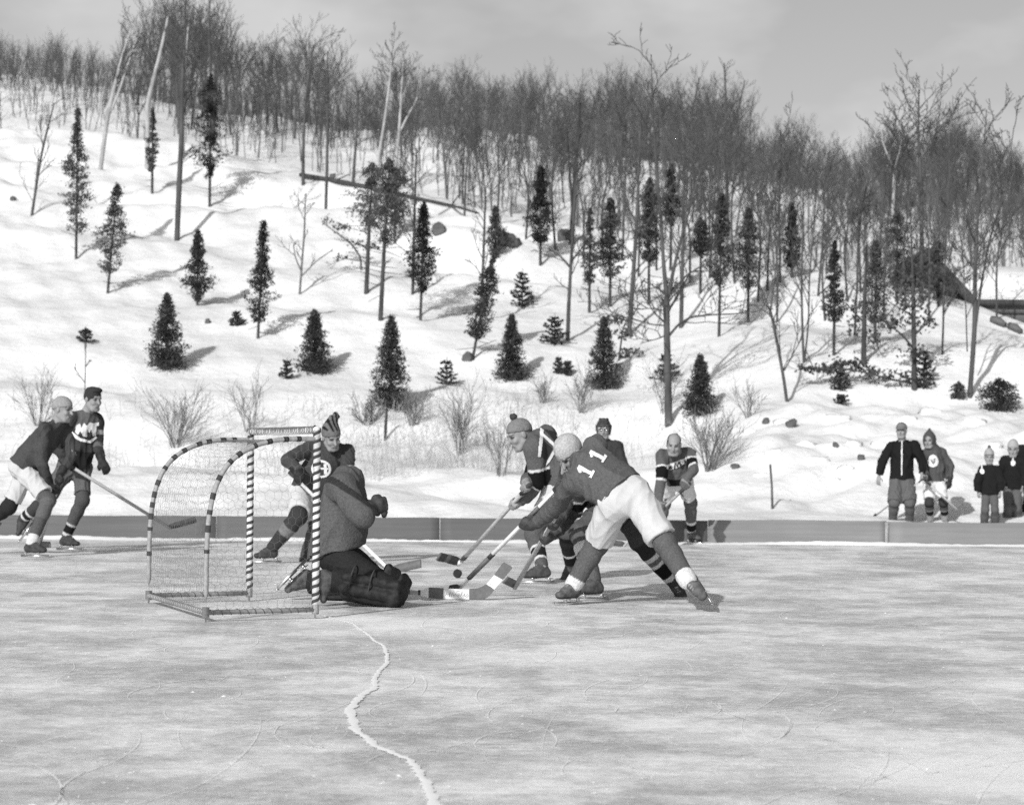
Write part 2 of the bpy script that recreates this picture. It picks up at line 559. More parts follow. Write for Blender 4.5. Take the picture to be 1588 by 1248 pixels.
def ribbon(name, pts, widths, mat, label, z=0.004, jag=0.0):
    m = MB()
    pts = np.asarray(pts)
    # resample
    seg = np.concatenate([[0], np.cumsum(np.linalg.norm(np.diff(pts[:, :2], axis=0), axis=1))])
    n = max(8, int(seg[-1] / 0.03))
    s = np.linspace(0, seg[-1], n)
    xx, yy, ww = np.interp(s, seg, pts[:, 0]), np.interp(s, seg, pts[:, 1]), np.interp(s, seg, widths)
    if jag:
        xx = xx + np.cumsum(rng.normal(0, jag * 0.25, n)) * 0.3 + rng.normal(0, jag * 0.3, n)
    t = np.gradient(np.stack([xx, yy], -1), axis=0)
    t /= np.maximum(np.linalg.norm(t, axis=1), 1e-9)[:, None]
    nx = np.stack([-t[:, 1], t[:, 0]], -1)
    wl_ = ww * (1 + rng.uniform(-0.45, 0.6, n) * (jag > 0)) / 2
    wr_ = ww * (1 + rng.uniform(-0.45, 0.6, n) * (jag > 0)) / 2
    c = np.stack([xx, yy], -1)
    L, Rr = c + nx * wl_[:, None], c - nx * wr_[:, None]
    v = np.stack([np.c_[L, np.full(n, z)], np.c_[c, np.full(n, z + 0.003)], np.c_[Rr, np.full(n, z)]], 1).reshape(-1, 3)
    q = [(a * 3 + b, (a + 1) * 3 + b, (a + 1) * 3 + b + 1, a * 3 + b + 1) for a in range(n - 1) for b in range(2)]
    m.add(v, q)
    o = m.build(name, mat, smooth=True)
    return props(o, kind='structure', label=label)


CRACK = [(10, 60), (100, 85), (190, 110), (290, 180), (320, 210), (380, 245), (400, 300), (400, 350), (350, 400), (325, 450), (320, 500), (240, 550),
         (190, 610), (165, 640), (185, 690), (205, 770), (280, 820), (330, 860), (400, 890), (540, 945), (600, 1020), (660, 1120), (700, 1200),
         (740, 1260), (790, 1340)]
cp = np.array([G(500 + x / 3.97, 940 + y / 3.97) for x, y in CRACK])
cw = 1.3 * np.interp(np.arange(len(CRACK)), [0, 4, 8, 12, 14, 17, 20, 24], [0.008, 0.014, 0.018, 0.03, 0.03, 0.024, 0.024, 0.03])
ribbon('ice_crack', cp, cw, MAT['frost'], 'white frost-filled crack winding across the ice', 0.004, 0.006)

# skate marks: thin curved scratches in the ice
m = MB()
for k in range(900):
    D = 7.2 + 22 * rng.random() ** 1.4
    X = rng.uniform(-0.22, 0.22) * D * 1.1
    L = rng.uniform(0.4, 3.0)
    a0, cv = rng.uniform(0, math.pi), rng.normal(0, 0.4)
    if k % 19 == 0:
        cv *= 3.5
    s = np.linspace(0, L, 18)
    a = a0 + cv * s
    x = X + np.cumsum(np.cos(a)) * L / 18
    y = D + np.cumsum(np.sin(a)) * L / 18
    if y.max() > BOARD_D - 0.4:
        continue
    w = rng.uniform(0.0008, 0.0022) * (1.5 if k % 9 == 0 else 1) * np.sin(np.linspace(0.15, 3.0, 18))
    nx = np.stack([-np.sin(a), np.cos(a)], -1) * w[:, None]
    c = np.stack([x, y], -1)
    v = np.concatenate([np.c_[c + nx, np.full(18, 0.004)], np.c_[c - nx, np.full(18, 0.004)]])
    m.add(v, [(i, i + 1, 18 + i + 1, 18 + i) for i in range(17)])
props(m.build('skate_marks', MAT['frost']), kind='stuff', label='thin curved skate scratches on the ice')

# crumbs of snow on the ice
m = MB()
for k in range(700):
    D = 7.6 + 20 * rng.random() ** 1.6
    X = rng.uniform(-0.21, 0.21) * D
    r = rng.uniform(0.0015, 0.005) * (2.2 if k % 40 == 0 else 1)
    th = np.arange(5) / 5 * 6.283 + rng.random()
    base = np.stack([X + np.cos(th) * r * rng.uniform(0.8, 2.2), D + np.sin(th) * r, np.full(5, 0.001)], -1)
    m.add(np.concatenate([base, [[X, D, r * 0.9]]]), None, [(i, (i + 1) % 5, 5) for i in range(5)])
props(m.build('snow_crumbs', MAT['frost']), kind='stuff', label='scattered crumbs of snow on the ice')


# ------------------------------------------------------------------ plants
def rand_perp(d):
    a = rng.normal(size=3)
    a -= d * np.dot(a, d)
    return unit(a)


def grow(mb, p, d, L, r, level, maxlevel, kids, spread, up=0.25, sides=4, wob=0.10, rmin=0.004, start=0.25):
    n = 5 if level < maxlevel else 4
    pts = [p]
    dd = d.copy()
    for i in range(n):
        dd = unit(dd + rng.normal(0, wob, 3) + np.array([0, 0, up * 0.25 * (level > 0)]))
        pts.append(pts[-1] + dd * L / n)
    pts = np.array(pts)
    rad = np.maximum(np.linspace(r, r * 0.35, n + 1), rmin)
    mb.tube(pts, rad, sides if level == 0 else 3, cap=False)
    if level >= maxlevel:
        return
    nk = kids[level]
    for i in range(nk):
        t = start + (1 - start) * (i + rng.random()) / nk
        x = t * n
        j = min(int(x), n - 1)
        q = pts[j] * (1 - (x - j)) + pts[j + 1] * (x - j)
        ax = unit(pts[j + 1] - pts[j])
        ang = spread[level] * rng.uniform(0.7, 1.3)
        nd = unit(ax * math.cos(ang) + rand_perp(ax) * math.sin(ang) + np.array([0, 0, up]))
        grow(mb, q, nd, L * rng.uniform(0.34, 0.58) * (1.15 - 0.55 * t), r * (1 - 0.6 * t) * 0.5, level + 1, maxlevel, kids, spread, up, sides, wob * 1.3, rmin, 0.2)


KIDS = [(18, 6), (6, 5), (11, 5)]


def wood_tree(h, kind):
    """a whole bare tree of height h, standing at the origin"""
    m = MB()
    r = 0.010 * h + 0.015
    if kind == 0:       # single upright leader, ascending branches
        grow(m, np.zeros(3), unit([rng.normal(0, .04), rng.normal(0, .04), 1]), h, r, 0, 2, KIDS[0], (0.72, 0.75), 0.26, 4, 0.045, h * 0.0019, 0.38)
    elif kind == 1:     # forks into several leaders
        t = h * rng.uniform(0.35, 0.5)
        top = np.array([rng.normal(0, .15), rng.normal(0, .15), t])
        m.tube(np.linspace([0, 0, 0], top, 4), np.linspace(r, r * 0.8, 4), 4, False)
        for k in range(rng.integers(3, 5)):
            a = k * 2.1 + rng.random()
            d = unit([math.cos(a) * 0.32, math.sin(a) * 0.32, 1])
            grow(m, top, d, (h - t) * rng.uniform(0.8, 1.02), r * 0.55, 0, 2, KIDS[1], (0.65, 0.75), 0.22, 4, 0.085, h * 0.0019, 0.2)
    else:               # thin pole with a small top
        grow(m, np.zeros(3), unit([rng.normal(0, .05), rng.normal(0, .05), 1]), h, r * 0.8, 0, 2, KIDS[2], (0.62, 0.75), 0.32, 4, 0.05, h * 0.0019, 0.55)
    return m


WOOD = [wood_tree(8.0, k % 3) for k in range(9)]
KIDS = [(12, 4), (4, 4), (8, 4)]
WOOD_LIGHT = [wood_tree(8.0, k % 3) for k in range(6)]


def skyline(u):
    return np.interp(u, SKY[:, 0], SKY[:, 1])


def yhor(u):
    return 703 + 0.00785 * (u - CX)


WOOD_N = 1300


def forest():
    spots = []
    for k in range(5200):
        u = rng.uniform(-120, 1708)
        D = rng.uniform(150, 275) if k % 10 < 7 else rng.uniform(100, 150)
        X = (u - CX) / F_PX * D
        z = float(terrain(X, D))
        yb = yhor(u) - (z - CAM_H) / D * F_PX
        y2 = np.interp(u, Y2[:, 0], Y2[:, 1])
        yc = np.interp(u, YC[:, 0], YC[:, 1])
        if D < 222 and yb > yc + 14:           # hidden behind the crest
            continue
        if yb > y2 + 6:                        # on the snow slope before the wood: thinly set
            dens = 0.46 if u > 560 else 0.2
            if rng.random() > dens * (0.75 if u > 950 else 1):
                continue
            ytop = max(yb - rng.uniform(90, 190), skyline(u) + rng.uniform(35, 110))
        else:
            ytop = skyline(u) + rng.gamma(1.3, 20) + (4 if u < 520 else 12) + 8 * math.sin(u * 0.05) + 7 * math.sin(u * 0.13)
        h = (yb - ytop) / F_PX * D
        if h < 2.2:
            h = rng.uniform(2.2, 3.5)
        if yb > y2 + 6:
            h = min(h, 9)
        spots.append((D, X, z, min(h, 12.5)))
    pick = rng.permutation(len(spots))[:WOOD_N]
    return sorted(spots[i] for i in pick)


spots = forest()
wood_meshes = []
for k, w in enumerate(WOOD):
    v = np.concatenate(w.v)
    me = make_mesh('bare_tree', v, np.concatenate(w.q), None, MAT['wood_far'])
    wood_meshes.append((me, v, np.concatenate(w.q)))
GROUP_WOOD = 'bare trees of the wood on the ridge'
edge = spots[:300]
LOOK = ('straight leafless tree', 'forking leafless tree', 'thin leafless pole')
PLACE = ('at the left edge of the picture', 'above the left cedars', 'left of the pale forked birch', 'around the pale forked birch', 'behind the crest in mid picture',
         'behind the tall forked tree', 'behind the pointed cedar', 'on the right crest', 'at the right edge of the picture')
for i, (D, X, z, h) in enumerate(edge):
    k = int(rng.integers(len(wood_meshes)))
    o = bpy.data.objects.new('bare_tree', wood_meshes[k][0])
    COL.objects.link(o)
    o.location = (X, D, z - 0.15)
    o.rotation_euler = (0, 0, rng.uniform(0, 6.28))
    s = h / 8
    o.scale = (s * rng.uniform(0.9, 1.25),) * 2 + (s,)
    pl = PLACE[int(np.clip((CX + X / D * F_PX) / 1588 * 9, 0, 8))]
    props(o, LOOK[k % 3] + ' in the wood ' + pl, 'tree', GROUP_WOOD)
rest = spots[300:]
vv, qq, n = [], [], 0
light = [(np.concatenate(w.v), np.concatenate(w.q)) for w in WOOD_LIGHT]
for D, X, z, h in rest:
    v, q = light[int(rng.integers(len(light)))]
    a = rng.uniform(0, 6.28)
    s = h / 8
    w = s * rng.uniform(0.9, 1.3)
    c, sn = math.cos(a), math.sin(a)
    p = np.stack([(v[:, 0] * c - v[:, 1] * sn) * w + X, (v[:, 0] * sn + v[:, 1] * c) * w + D, v[:, 2] * s + z - 0.15], -1)
    vv.append(p)
    qq.append(q + n)
    n += len(v)
o = link('wood', make_mesh('wood', np.concatenate(vv), np.concatenate(qq), None, MAT['wood_far']))
props(o, 'far leafless wood massed along the skyline', kind='stuff')
print('forest', len(spots), 'tris', sum(len(x) for x in qq) * 2)

# brush between the trunks, too thin to tell apart
m = MB()
for k in range(4200):
    u = rng.uniform(-60, 1650)
    D = rng.uniform(120, 235)
    X = (u - CX) / F_PX * D
    z = float(terrain(X, D))
    yb = yhor(u) - (z - CAM_H) / D * F_PX
    if D < 222 and yb > np.interp(u, YC[:, 0], YC[:, 1]) + 10:
        continue
    y2 = np.interp(u, Y2[:, 0], Y2[:, 1])
    if yb > y2 + 8 and rng.random() > 0.45:
        continue
    b = np.array([X, D, z - 0.1])
    h = rng.uniform(1.0, 3.4)
    lean = np.array([rng.normal(0, 0.12), rng.normal(0, 0.12), 1]) * h
    m.tube([b, b + lean * 0.5 + rng.normal(0, 0.06, 3), b + lean], [0.03, 0.024, 0.012], 3, False)
    for j in range(5):
        p = b + lean * rng.uniform(0.35, 0.9)
        m.tube([p, p + np.array([rng.normal(0, 0.28), rng.normal(0, 0.28), rng.uniform(0.3, 0.8)])], [0.014, 0.008], 3, False)
props(m.build('undergrowth', MAT['wood_far']), 'thin brush and saplings between the trunks of the wood', kind='stuff')


def sprays(mb, c, out, size, rough=0.5):
    """small pointed leaf sprays at points c, growing along out"""
    n = len(c)
    out = out + rng.normal(0, rough, (n, 3))
    out /= np.linalg.norm(out, axis=1)[:, None]
    side = np.cross(out, rng.normal(size=(n, 3)))
    side /= np.maximum(np.linalg.norm(side, axis=1), 1e-6)[:, None]
    L = size * rng.uniform(0.6, 1.3, n)[:, None]
    W = L * rng.uniform(0.28, 0.5, n)[:, None]
    a, b, d, e = c - out * L * 0.5, c + side * W, c + out * L * 0.6, c - side * W
    v = np.stack([a, b, d, e], 1).reshape(-1, 3)
    mb.add(v, np.arange(n * 4).reshape(n, 4))


def crown(mb, base, h, w, shape, n, size, gap=0.45, lean=(0, 0)):
    """evergreen crown of height h and width w standing on base"""
    base = np.asarray(base, float)
    ncl = max(10, int(n / 16))
    t = rng.random(ncl) ** (1.25 if shape in ('cone', 'spruce') else 1.0)
    if shape == 'cone':
        prof = lambda t: np.minimum(1.0, 0.80 + 2.0 * t) * (1 - t) ** 0.68 * (0.86 + 0.14 * np.sin(t * 23 + base[0] * 7))
    elif shape == 'spruce':
        prof = lambda t: (1 - t) ** 0.95 * (0.75 + 0.35 * np.sin(t * 34 + base[0]))
    elif shape == 'column':
        prof = lambda t: np.minimum(1, 0.42 + 3.2 * t) * (1 - t) ** 0.72 * 1.12 * (0.80 + 0.34 * np.sin(t * 17 + base[0] * 5) * np.sin(t * 7.3 + base[1]))
    elif shape == 'pine':
        prof = lambda t: np.sin(np.clip(t * 0.9 + 0.1, 0, 1) * math.pi) ** 0.8 * (0.7 + 0.5 * np.sin(t * 21 + base[0]))
    else:
        prof = lambda t: np.sqrt(np.clip(1 - (2 * t - 0.9) ** 2, 0.02, 1))
    r = np.abs(prof(t)) * w / 2 * rng.uniform(0.62, 1.18, ncl)
    ang = rng.uniform(0, 6.283, ncl)
    keep = np.sin(ang * 2 + t * 13 + base[0]) * 0.7 + np.sin(t * 27 + base[1] * 3) * 0.5 + rng.normal(0, 0.35, ncl) > -1.1 + gap
    r, ang, t = r[keep], ang[keep], t[keep]
    rise = {'cone': 0.45, 'column': 0.75, 'spruce': -0.15, 'pine': 0.12}.get(shape, 0.3)
    rise = (rise + rng.normal(0, 0.18, len(t))) * (1 - 0.55 * t)
    t = t * 0.97
    k = 16
    f = rng.random((len(t), k)) ** 0.62
    rr = r[:, None] * f
    c = np.stack([np.cos(ang)[:, None] * rr + lean[0] * t[:, None], np.sin(ang)[:, None] * rr + lean[1] * t[:, None], (t * h)[:, None] + rr * rise[:, None] - 0.25 * rr * f], -1)
    c = c.reshape(-1, 3) + rng.normal(0, 1, (len(t) * k, 3)) * 0.026 * w
    dirs = np.stack([np.cos(ang), np.sin(ang), rise], -1)
    sprays(mb, c + base, np.repeat(dirs, k, 0), size, 0.6)


def pxsize(p, n):
    return n * p[1] / F_PX


def conifer(bx, by, top, wpx, shape, label, clear=0, mat='needle', gap=0.4, n=2200, lean_px=0, size=3.0, trunk_px=5, name='cedar_tree'):
    """bx,by foot; top the tip's row; clear rows of bare trunk under the crown"""
    p = on_hill(bx, by)
    s = p[1] / F_PX
    h = (by - top) * s
    w = wpx * s * (1.38 if shape == 'cone' else 1.42)
    c0 = clear * s
    ln = np.array([lean_px * s, rng.normal(0, 0.1), 0])
    root = empty(name, p, label, 'tree', None)
    m = MB()
    tip = p + ln + np.array([0, 0, h * 0.96])
    mid = p + ln * 0.45 + np.array([0, 0, h * 0.5])
    tr = trunk_px * s / 2
    m.tube([p - [0, 0, 0.2], p, mid, tip], [tr * 1.15, tr, tr * 0.7, tr * 0.2], 6)
    # dead side twigs under the crown
    for k in range(int(clear / 9)):
        q = p + ln * 0.3 + np.array([0, 0, c0 * rng.uniform(0.3, 1)])
        a = rng.uniform(0, 6.28)
        m.tube([q, q + np.array([math.cos(a), math.sin(a), rng.uniform(-0.2, 0.4)]) * w * rng.uniform(0.25, 0.6)], [0.012, 0.005], 3, False)
    m.build('trunk', MAT['bark_dark'], root)
    m = MB()
    crown(m, p + ln * (clear / max(by - top, 1)) + np.array([0, 0, c0]), h - c0, w, shape, int(n * 3.0), size * s, gap, (ln[0] * (1 - clear / max(by - top, 1)), 0))
    m.build('crown', MAT[mat], root)
    return root


def spruce(bx, by, top, wpx, label, tiers=7, name='spruce_sapling'):
    p = on_hill(bx, by)
    s = p[1] / F_PX
    h, w = (by - top) * s, wpx * s
    root = empty(name, p, label, 'tree')
    MB().tube([p - [0, 0, 0.1], p + [0, 0, h * 0.5], p + [0, 0, h]], [0.02, 0.014, 0.005], 5).build('trunk', MAT['bark_dark'], root)
    m = MB()
    for i in range(tiers):
        t = 0.06 + 0.88 * i / tiers
        L = w / 2 * (1 - t) ** 0.8 * rng.uniform(0.85, 1.2) + 0.03
        nb = 7
        for j in range(nb):
            a = j * 6.283 / nb + rng.uniform(-0.3, 0.3) + i
            d = np.array([math.cos(a), math.sin(a), rng.uniform(0.05, 0.6)])
            q = p + np.array([0, 0, t * h])
            l2 = L * rng.uniform(0.7, 1.15)
            m.tube([q, q + d * l2], [0.008, 0.004], 3, False)
            nn = max(7, int(l2 / 0.014))
            f = rng.random(nn) ** 0.7
            sprays(m, q + d * l2 * f[:, None] + rng.normal(0, 0.012, (nn, 3)), np.repeat(d[None], nn, 0), 0.065, 0.5)
    m.build('crown', MAT['needle'], root)
    return root


def bare(base, paths, label, mat='bark_mid', name='bare_tree', twigs=26, tw_len=0.9, spread=0.8, pale_from=None, cat='tree', start=0.3, lvl=1, group=None, lastdepth=0.35):
    """paths: list of [(px, py, width_px), ...]; the first starts at the foot; forks start on it"""
    p = on_hill(*base)
    D0 = p[1]
    s = D0 / F_PX
    root = empty(name, p, label, cat, group)
    mt, mc = MB(), MB()
    for i, path in enumerate(paths):
        dz = 0.0 if i == 0 else rng.normal(0, lastdepth)
        pts, rad = [], []
        for j, (x, y, w) in enumerate(path):
            D = D0 + dz * j / max(len(path) - 1, 1)
            q = P(x, y, D)
            pts.append(q)
            rad.append(w * s / 2)
        if i == 0:
            pts[0] = p - np.array([0, 0, 0.15])
        pts, rad = np.array(pts), np.array(rad)
        # soften the polyline
        tt = np.linspace(0, len(pts) - 1, (len(pts) - 1) * 4 + 1)
        sm = np.stack([np.interp(tt, np.arange(len(pts)), pts[:, k]) for k in range(3)], -1)
        sm[1:-1] = (sm[:-2] + sm[1:-1] * 2 + sm[2:]) / 4
        rr = np.interp(tt, np.arange(len(pts)), rad)
        mt.tube(sm, rr, 7 if rr[0] > 0.04 else 5)
        L = np.linalg.norm(np.diff(sm, axis=0), axis=1).sum()
        nt = int(twigs * (1.1 if i == 0 else 0.75) * min(1, 0.3 + L / 6) * (0.62 if tw_len > 0.95 else 1))
        for k in range(nt):
            f = (start if i == 0 else 0.25) + (1 - (start if i == 0 else 0.25)) * (k + rng.random()) / nt
            x = f * (len(sm) - 1)
            j = min(int(x), len(sm) - 2)
            q = sm[j] * (1 - (x - j)) + sm[j + 1] * (x - j)
            ax = unit(sm[j + 1] - sm[j])
            nd = unit(ax * math.cos(spread) + rand_perp(ax) * math.sin(spread) + np.array([0, 0, 0.25]))
            r0 = max(rr[j] * 0.40, 0.013)
            grow(mc, q, nd, tw_len * 1.25 * rng.uniform(0.5, 1.2) * (1.2 - 0.6 * f), min(r0, 0.035), 0, 2 if tw_len > 0.95 else lvl, (4, 3), (0.6, 0.65), 0.24, 3, 0.14, 0.0068, 0.2)
    mt.build('trunk', MAT[mat], root)
    if mc.n:
        mc.build('crown', MAT['twig'], root)
    return root


def shrub(bx, by, hpx, wpx, label, stems=16, mat='shrub', name='bare_shrub'):
    p = on_hill(bx, by)
    s = p[1] / F_PX
    h, w = hpx * s, wpx * s
    root = empty(name, p, label, 'shrub')
    m = MB()
    for k in range(stems):
        a = rng.uniform(0, 6.283)
        f = rng.uniform(0.05, 1.0)
        d = unit([math.cos(a) * w / 2 * f, math.sin(a) * w / 2 * f, h * rng.uniform(0.85, 1.1)])
        L = math.hypot(h, w / 2 * f) * rng.uniform(0.65, 1.0)
        b = p + np.array([math.cos(a), math.sin(a), 0]) * rng.uniform(0.02, 0.10) - np.array([0, 0, 0.06])
        grow(m, b, d, L * rng.uniform(0.7, 1.05), rng.uniform(0.005, 0.010), 0, 1, (8, 3), (0.5, 0.5), 0.04, 3, 0.13, 0.0034, 0.3)
    m.build('stems', MAT[mat], root)
    return root


# low bushy evergreens, foliage to the ground
conifer(258, 574, 455, 62, 'cone', 'bushy cone-shaped evergreen low on the left of the slope', gap=0.2, n=3200)
conifer(487, 581, 480, 54, 'cone', 'squat bushy evergreen right above the goal frame, broad at its foot', gap=0.15, n=3000)
conifer(605, 634, 489, 62, 'cone', 'tallest of the bushy ground-hugging evergreens, right of the goal', gap=0.15, n=3800)
conifer(793, 591, 487, 48, 'cone', 'compact bushy evergreen on the slope above the pompom-hatted player', gap=0.2, n=2800)
conifer(936, 606, 492, 54, 'cone', 'ragged bushy evergreen mid slope with an oak branch across its top', gap=0.3, n=2800)
conifer(1085, 645, 548, 52, 'cone', 'bushy evergreen just right of the thick forked bare tree', gap=0.2, n=3000)
conifer(1549, 638, 588, 50, 'round', 'dark rounded evergreen bush above the two children', gap=0.0, n=1500, name='evergreen_bush', trunk_px=3)
conifer(1487, 621, 594, 20, 'round', 'small pale evergreen bush at the foot of the thick right-hand tree', gap=0.2, n=500, mat='needle_grey', name='evergreen_bush', trunk_px=2)
# little spruces
spruce(693, 599, 554, 34, 'small spruce alone in the snow above the puck', 5)
spruce(810, 479, 417, 44, 'spruce sapling high on the slope in mid picture', 8)
spruce(860, 537, 486, 46, 'spruce sapling beside the thin bare tree in mid slope', 7)
spruce(1033, 593, 545, 44, 'spruce sapling behind the thick forked bare trunk', 6)
spruce(866, 580, 551, 16, 'tiny spruce seedling, left one of a pair', 5)
spruce(880, 583, 557, 17, 'tiny spruce seedling, right one of a pair', 5)
spruce(445, 588, 555, 20, 'tiny spruce seedling left of the squat bushy evergreen', 5)
spruce(1302, 607, 572, 36, 'spruce sapling under the long low oak branch', 5)
spruce(1304, 628, 612, 18, 'snow-buried spruce tip below the low oak branch', 4)
spruce(1432, 607, 540, 44, 'spruce sapling against the thick leafy trunk on the right', 7)
spruce(133, 532, 507, 30, 'tuft-topped sapling on the lower left slope', 4)
spruce(366, 506, 480, 24, 'little round spruce left of the ragged slim cedar', 5)
# slim cedars on bare trunks
conifer(118, 403, 163, 48, 'column', 'tall airy cedar at the far left of the slope', 40, 'needle_grey', 0.62, 2300)
conifer(167, 456, 284, 54, 'column', 'wispy cedar on a thin bare trunk, second from the left', 30, 'needle_grey', 0.62, 1900, 14)
conifer(306, 474, 355, 42, 'column', 'stout dark cedar on the left slope with a black middle', 5, 'needle', 0.35, 2300)
conifer(400, 526, 340, 42, 'column', 'ragged slim cedar right of the stout dark one', 22, 'needle', 0.45, 2500, 8)
conifer(652, 497, 312, 46, 'column', 'black slim cedar on a thin trunk in the upper middle', 42, 'needle_dark', 0.25, 2600, 4)
conifer(733, 559, 396, 48, 'column', 'leaning ragged cedar with a dark stump at its foot', 28, 'needle', 0.5, 2200, 32)
conifer(838, 411, 256, 44, 'column', 'black cedar standing at the crest in mid picture', 32, 'needle_dark', 0.2, 2500)
conifer(768, 402, 318, 36, 'column', 'grey cedar on the crest behind the leaning one', 4, 'needle_grey', 0.45, 1500)
conifer(914, 485, 320, 32, 'column', 'thin grey cedar, first of the row right of middle', 44, 'needle_grey', 0.5, 1500)
conifer(946, 476, 305, 48, 'column', 'broad cedar, second of the row right of middle', 44, 'needle', 0.4, 2300)
conifer(1006, 472, 274, 44, 'column', 'tall dark cedar just left of the tall forked tree', 62, 'needle', 0.35, 2500)
conifer(1040, 420, 254, 34, 'column', 'dark cedar tip rising behind the fork of the thick bare tree', 70, 'needle_dark', 0.35, 1500)
conifer(1086, 456, 338, 34, 'column', 'short dark-topped cedar on a long bare trunk', 55, 'needle', 0.4, 1500)
conifer(1115, 522, 298, 48, 'column', 'tall cedar with a pointed dark top, right of the forked tree', 78, 'needle', 0.4, 2600, 3)
conifer(1160, 501, 318, 50, 'column', 'loose grey cedar on a thin trunk, right of the pointed one', 52, 'needle_grey', 0.5, 2200)
conifer(1228, 431, 314, 30, 'column', 'narrow dark spire cedar high on the right crest', 14, 'needle_dark', 0.35, 1600)
conifer(1293, 552, 370, 34, 'column', 'slim cedar on a thin trunk above the low oak branch', 50, 'needle', 0.45, 1900)
conifer(1357, 532, 370, 50, 'column', 'loose dark cedar left of the thick leafy trunk', 30, 'needle_grey', 0.45, 2200)
conifer(325, 322, 112, 54, 'pine', 'large dark evergreen at the crest on the upper left', 45, 'needle_dark', 0.55, 2300)
conifer(236, 300, 165, 22, 'column', 'small grey cedar beside the pale leaning birch', 30, 'needle_grey', 0.4, 1000)
conifer(590, 498, 245, 76, 'pine', 'pine with a long bare trunk and spreading branches, right of two', 120, 'needle_grey', 0.5, 2300, 12, trunk_px=8, name='pine_tree')
conifer(568, 456, 252, 62, 'pine', 'pine with a long bare trunk, left of two', 105, 'needle_grey', 0.55, 1700, 8, trunk_px=8, name='pine_tree')
conifer(612, 378, 262, 52, 'pine', 'dense small pine at the crest behind the two long-trunked pines', 30, 'needle', 0.4, 1600, name='pine_tree')
conifer(1390, 470, 330, 70, 'pine', 'dim evergreen in the thicket behind the leafy trunk', 30, 'needle_grey', 0.55, 1700)
conifer(1455, 476, 372, 60, 'pine', 'dim evergreen beside the cabin gable', 14, 'needle_grey', 0.5, 1700)

# bare trees of the slope
bare((1037, 662), [[(1037, 662, 12.7), (1036, 600, 11.6), (1035, 555, 11.0), (1034, 510, 9.9), (1034, 460, 9.4)],
                   [(1034, 460, 7.7), (1029, 410, 6.1), (1025, 340, 5.0), (1018, 260, 3.9), (1012, 170, 2.2), (1010, 85, 1.2)],
                   [(1036, 462, 6.6), (1044, 420, 5.5), (1056, 370, 4.4), (1068, 330, 3.3), (1090, 250, 2.2), (1104, 190, 1.2)],
                   [(1038, 520, 4.4), (1052, 503, 3.9), (1070, 492, 3.3), (1100, 488, 2.8), (1140, 487, 2.2), (1180, 482, 1.2)],
                   [(1042, 455, 4.4), (1060, 430, 3.3), (1088, 412, 2.2), (1110, 404, 1.2)],
                   [(1034, 505, 2.8), (1008, 503, 2.2), (985, 495, 1.7), (962, 490, 1.2)],
                   [(1033, 482, 2.2), (1010, 478, 1.7), (988, 480, 1.2)],
                   [(1033, 520, 2.8), (1018, 526, 1.7), (994, 532, 1.2)]],
     'thick forked bare tree towering over the middle of the slope', 'bark_mid', twigs=20, tw_len=1.3, start=0.75)
bare((1222, 624), [[(1222, 624, 5.5), (1216, 590, 5.0), (1208, 545, 5.0), (1198, 495, 4.4), (1194, 480, 4.4)], [(1194, 482, 2.8), (1180, 445, 2.2), (1165, 415, 1.7), (1140, 395, 1.2)],
                   [(1195, 482, 2.8), (1200, 440, 2.8), (1205, 400, 2.2), (1210, 330, 1.2)], [(1216, 575, 2.2), (1232, 545, 1.7), (1246, 520, 1.2)]],
     'slim bare tree leaning left above the stake', 'bark_mid', twigs=10, tw_len=0.8)
bare((1247, 563), [[(1247, 563, 4.4), (1244, 500, 3.9), (1243, 430, 3.3), (1246, 330, 2.8), (1244, 240, 1.2)], [(1248, 558, 3.3), (1254, 500, 2.8), (1255, 430, 2.8), (1264, 330, 1.7), (1270, 240, 1.2)]],
     'twin-stemmed bare tree right of the leaning slim one', 'bark_mid', twigs=16)
bare((1503, 618), [[(1503, 618, 8.2), (1508, 560, 7.7), (1512, 500, 7.7), (1512, 420, 6.6), (1516, 340, 4.4), (1524, 250, 2.8), (1530, 170, 1.2)],
                   [(1513, 505, 5.0), (1522, 440, 3.9), (1535, 370, 3.3), (1560, 290, 2.2), (1572, 200, 1.2)], [(1500, 545, 2.2), (1498, 480, 2.2), (1494, 400, 1.7), (1480, 300, 1.2)]],
     'thick bare tree with dividing stems on the right by the cabin', 'bark_mid', twigs=22, tw_len=1.1, start=0.45)
bare((1461, 552), [[(1461, 552, 3.9), (1463, 500, 3.3), (1463, 478, 3.3), (1466, 400, 2.8), (1470, 300, 1.7), (1474, 210, 1.2)], [(1463, 490, 1.7), (1472, 472, 1.7), (1482, 440, 1.2)]],
     'slim bare tree standing before the cabin gable', 'bark_mid', twigs=14)
bare((880, 529), [[(880, 529, 7), (882, 470, 6), (886, 400, 5), (890, 330, 3), (896, 250, 2)], [(885, 415, 4), (870, 398, 3), (850, 385, 2)], [(886, 405, 4), (898, 390, 3), (908, 378, 2)]],
     'thin bare tree with a small fork beside the spruce sapling', 'bark_mid', twigs=10, tw_len=0.7)
bare((975, 519), [[(975, 519, 8), (981, 440, 7), (986, 370, 6), (990, 280, 4), (994, 180, 2)]], 'straight bare pole tree left of the thick forked one', 'bark_mid', twigs=16)
bare((1056, 508), [[(1056, 508, 7), (1058, 420, 6), (1060, 320, 4), (1062, 210, 2)]], 'straight bare pole tree right of the thick forked one', 'bark_mid', twigs=16)
bare((274, 374), [[(274, 374, 9), (277, 300, 9), (281, 220, 8), (283, 120, 6), (290, 30, 2)]], 'straight bare tree on the upper left slope', 'bark_mid', twigs=20, tw_len=1.3, start=0.55)
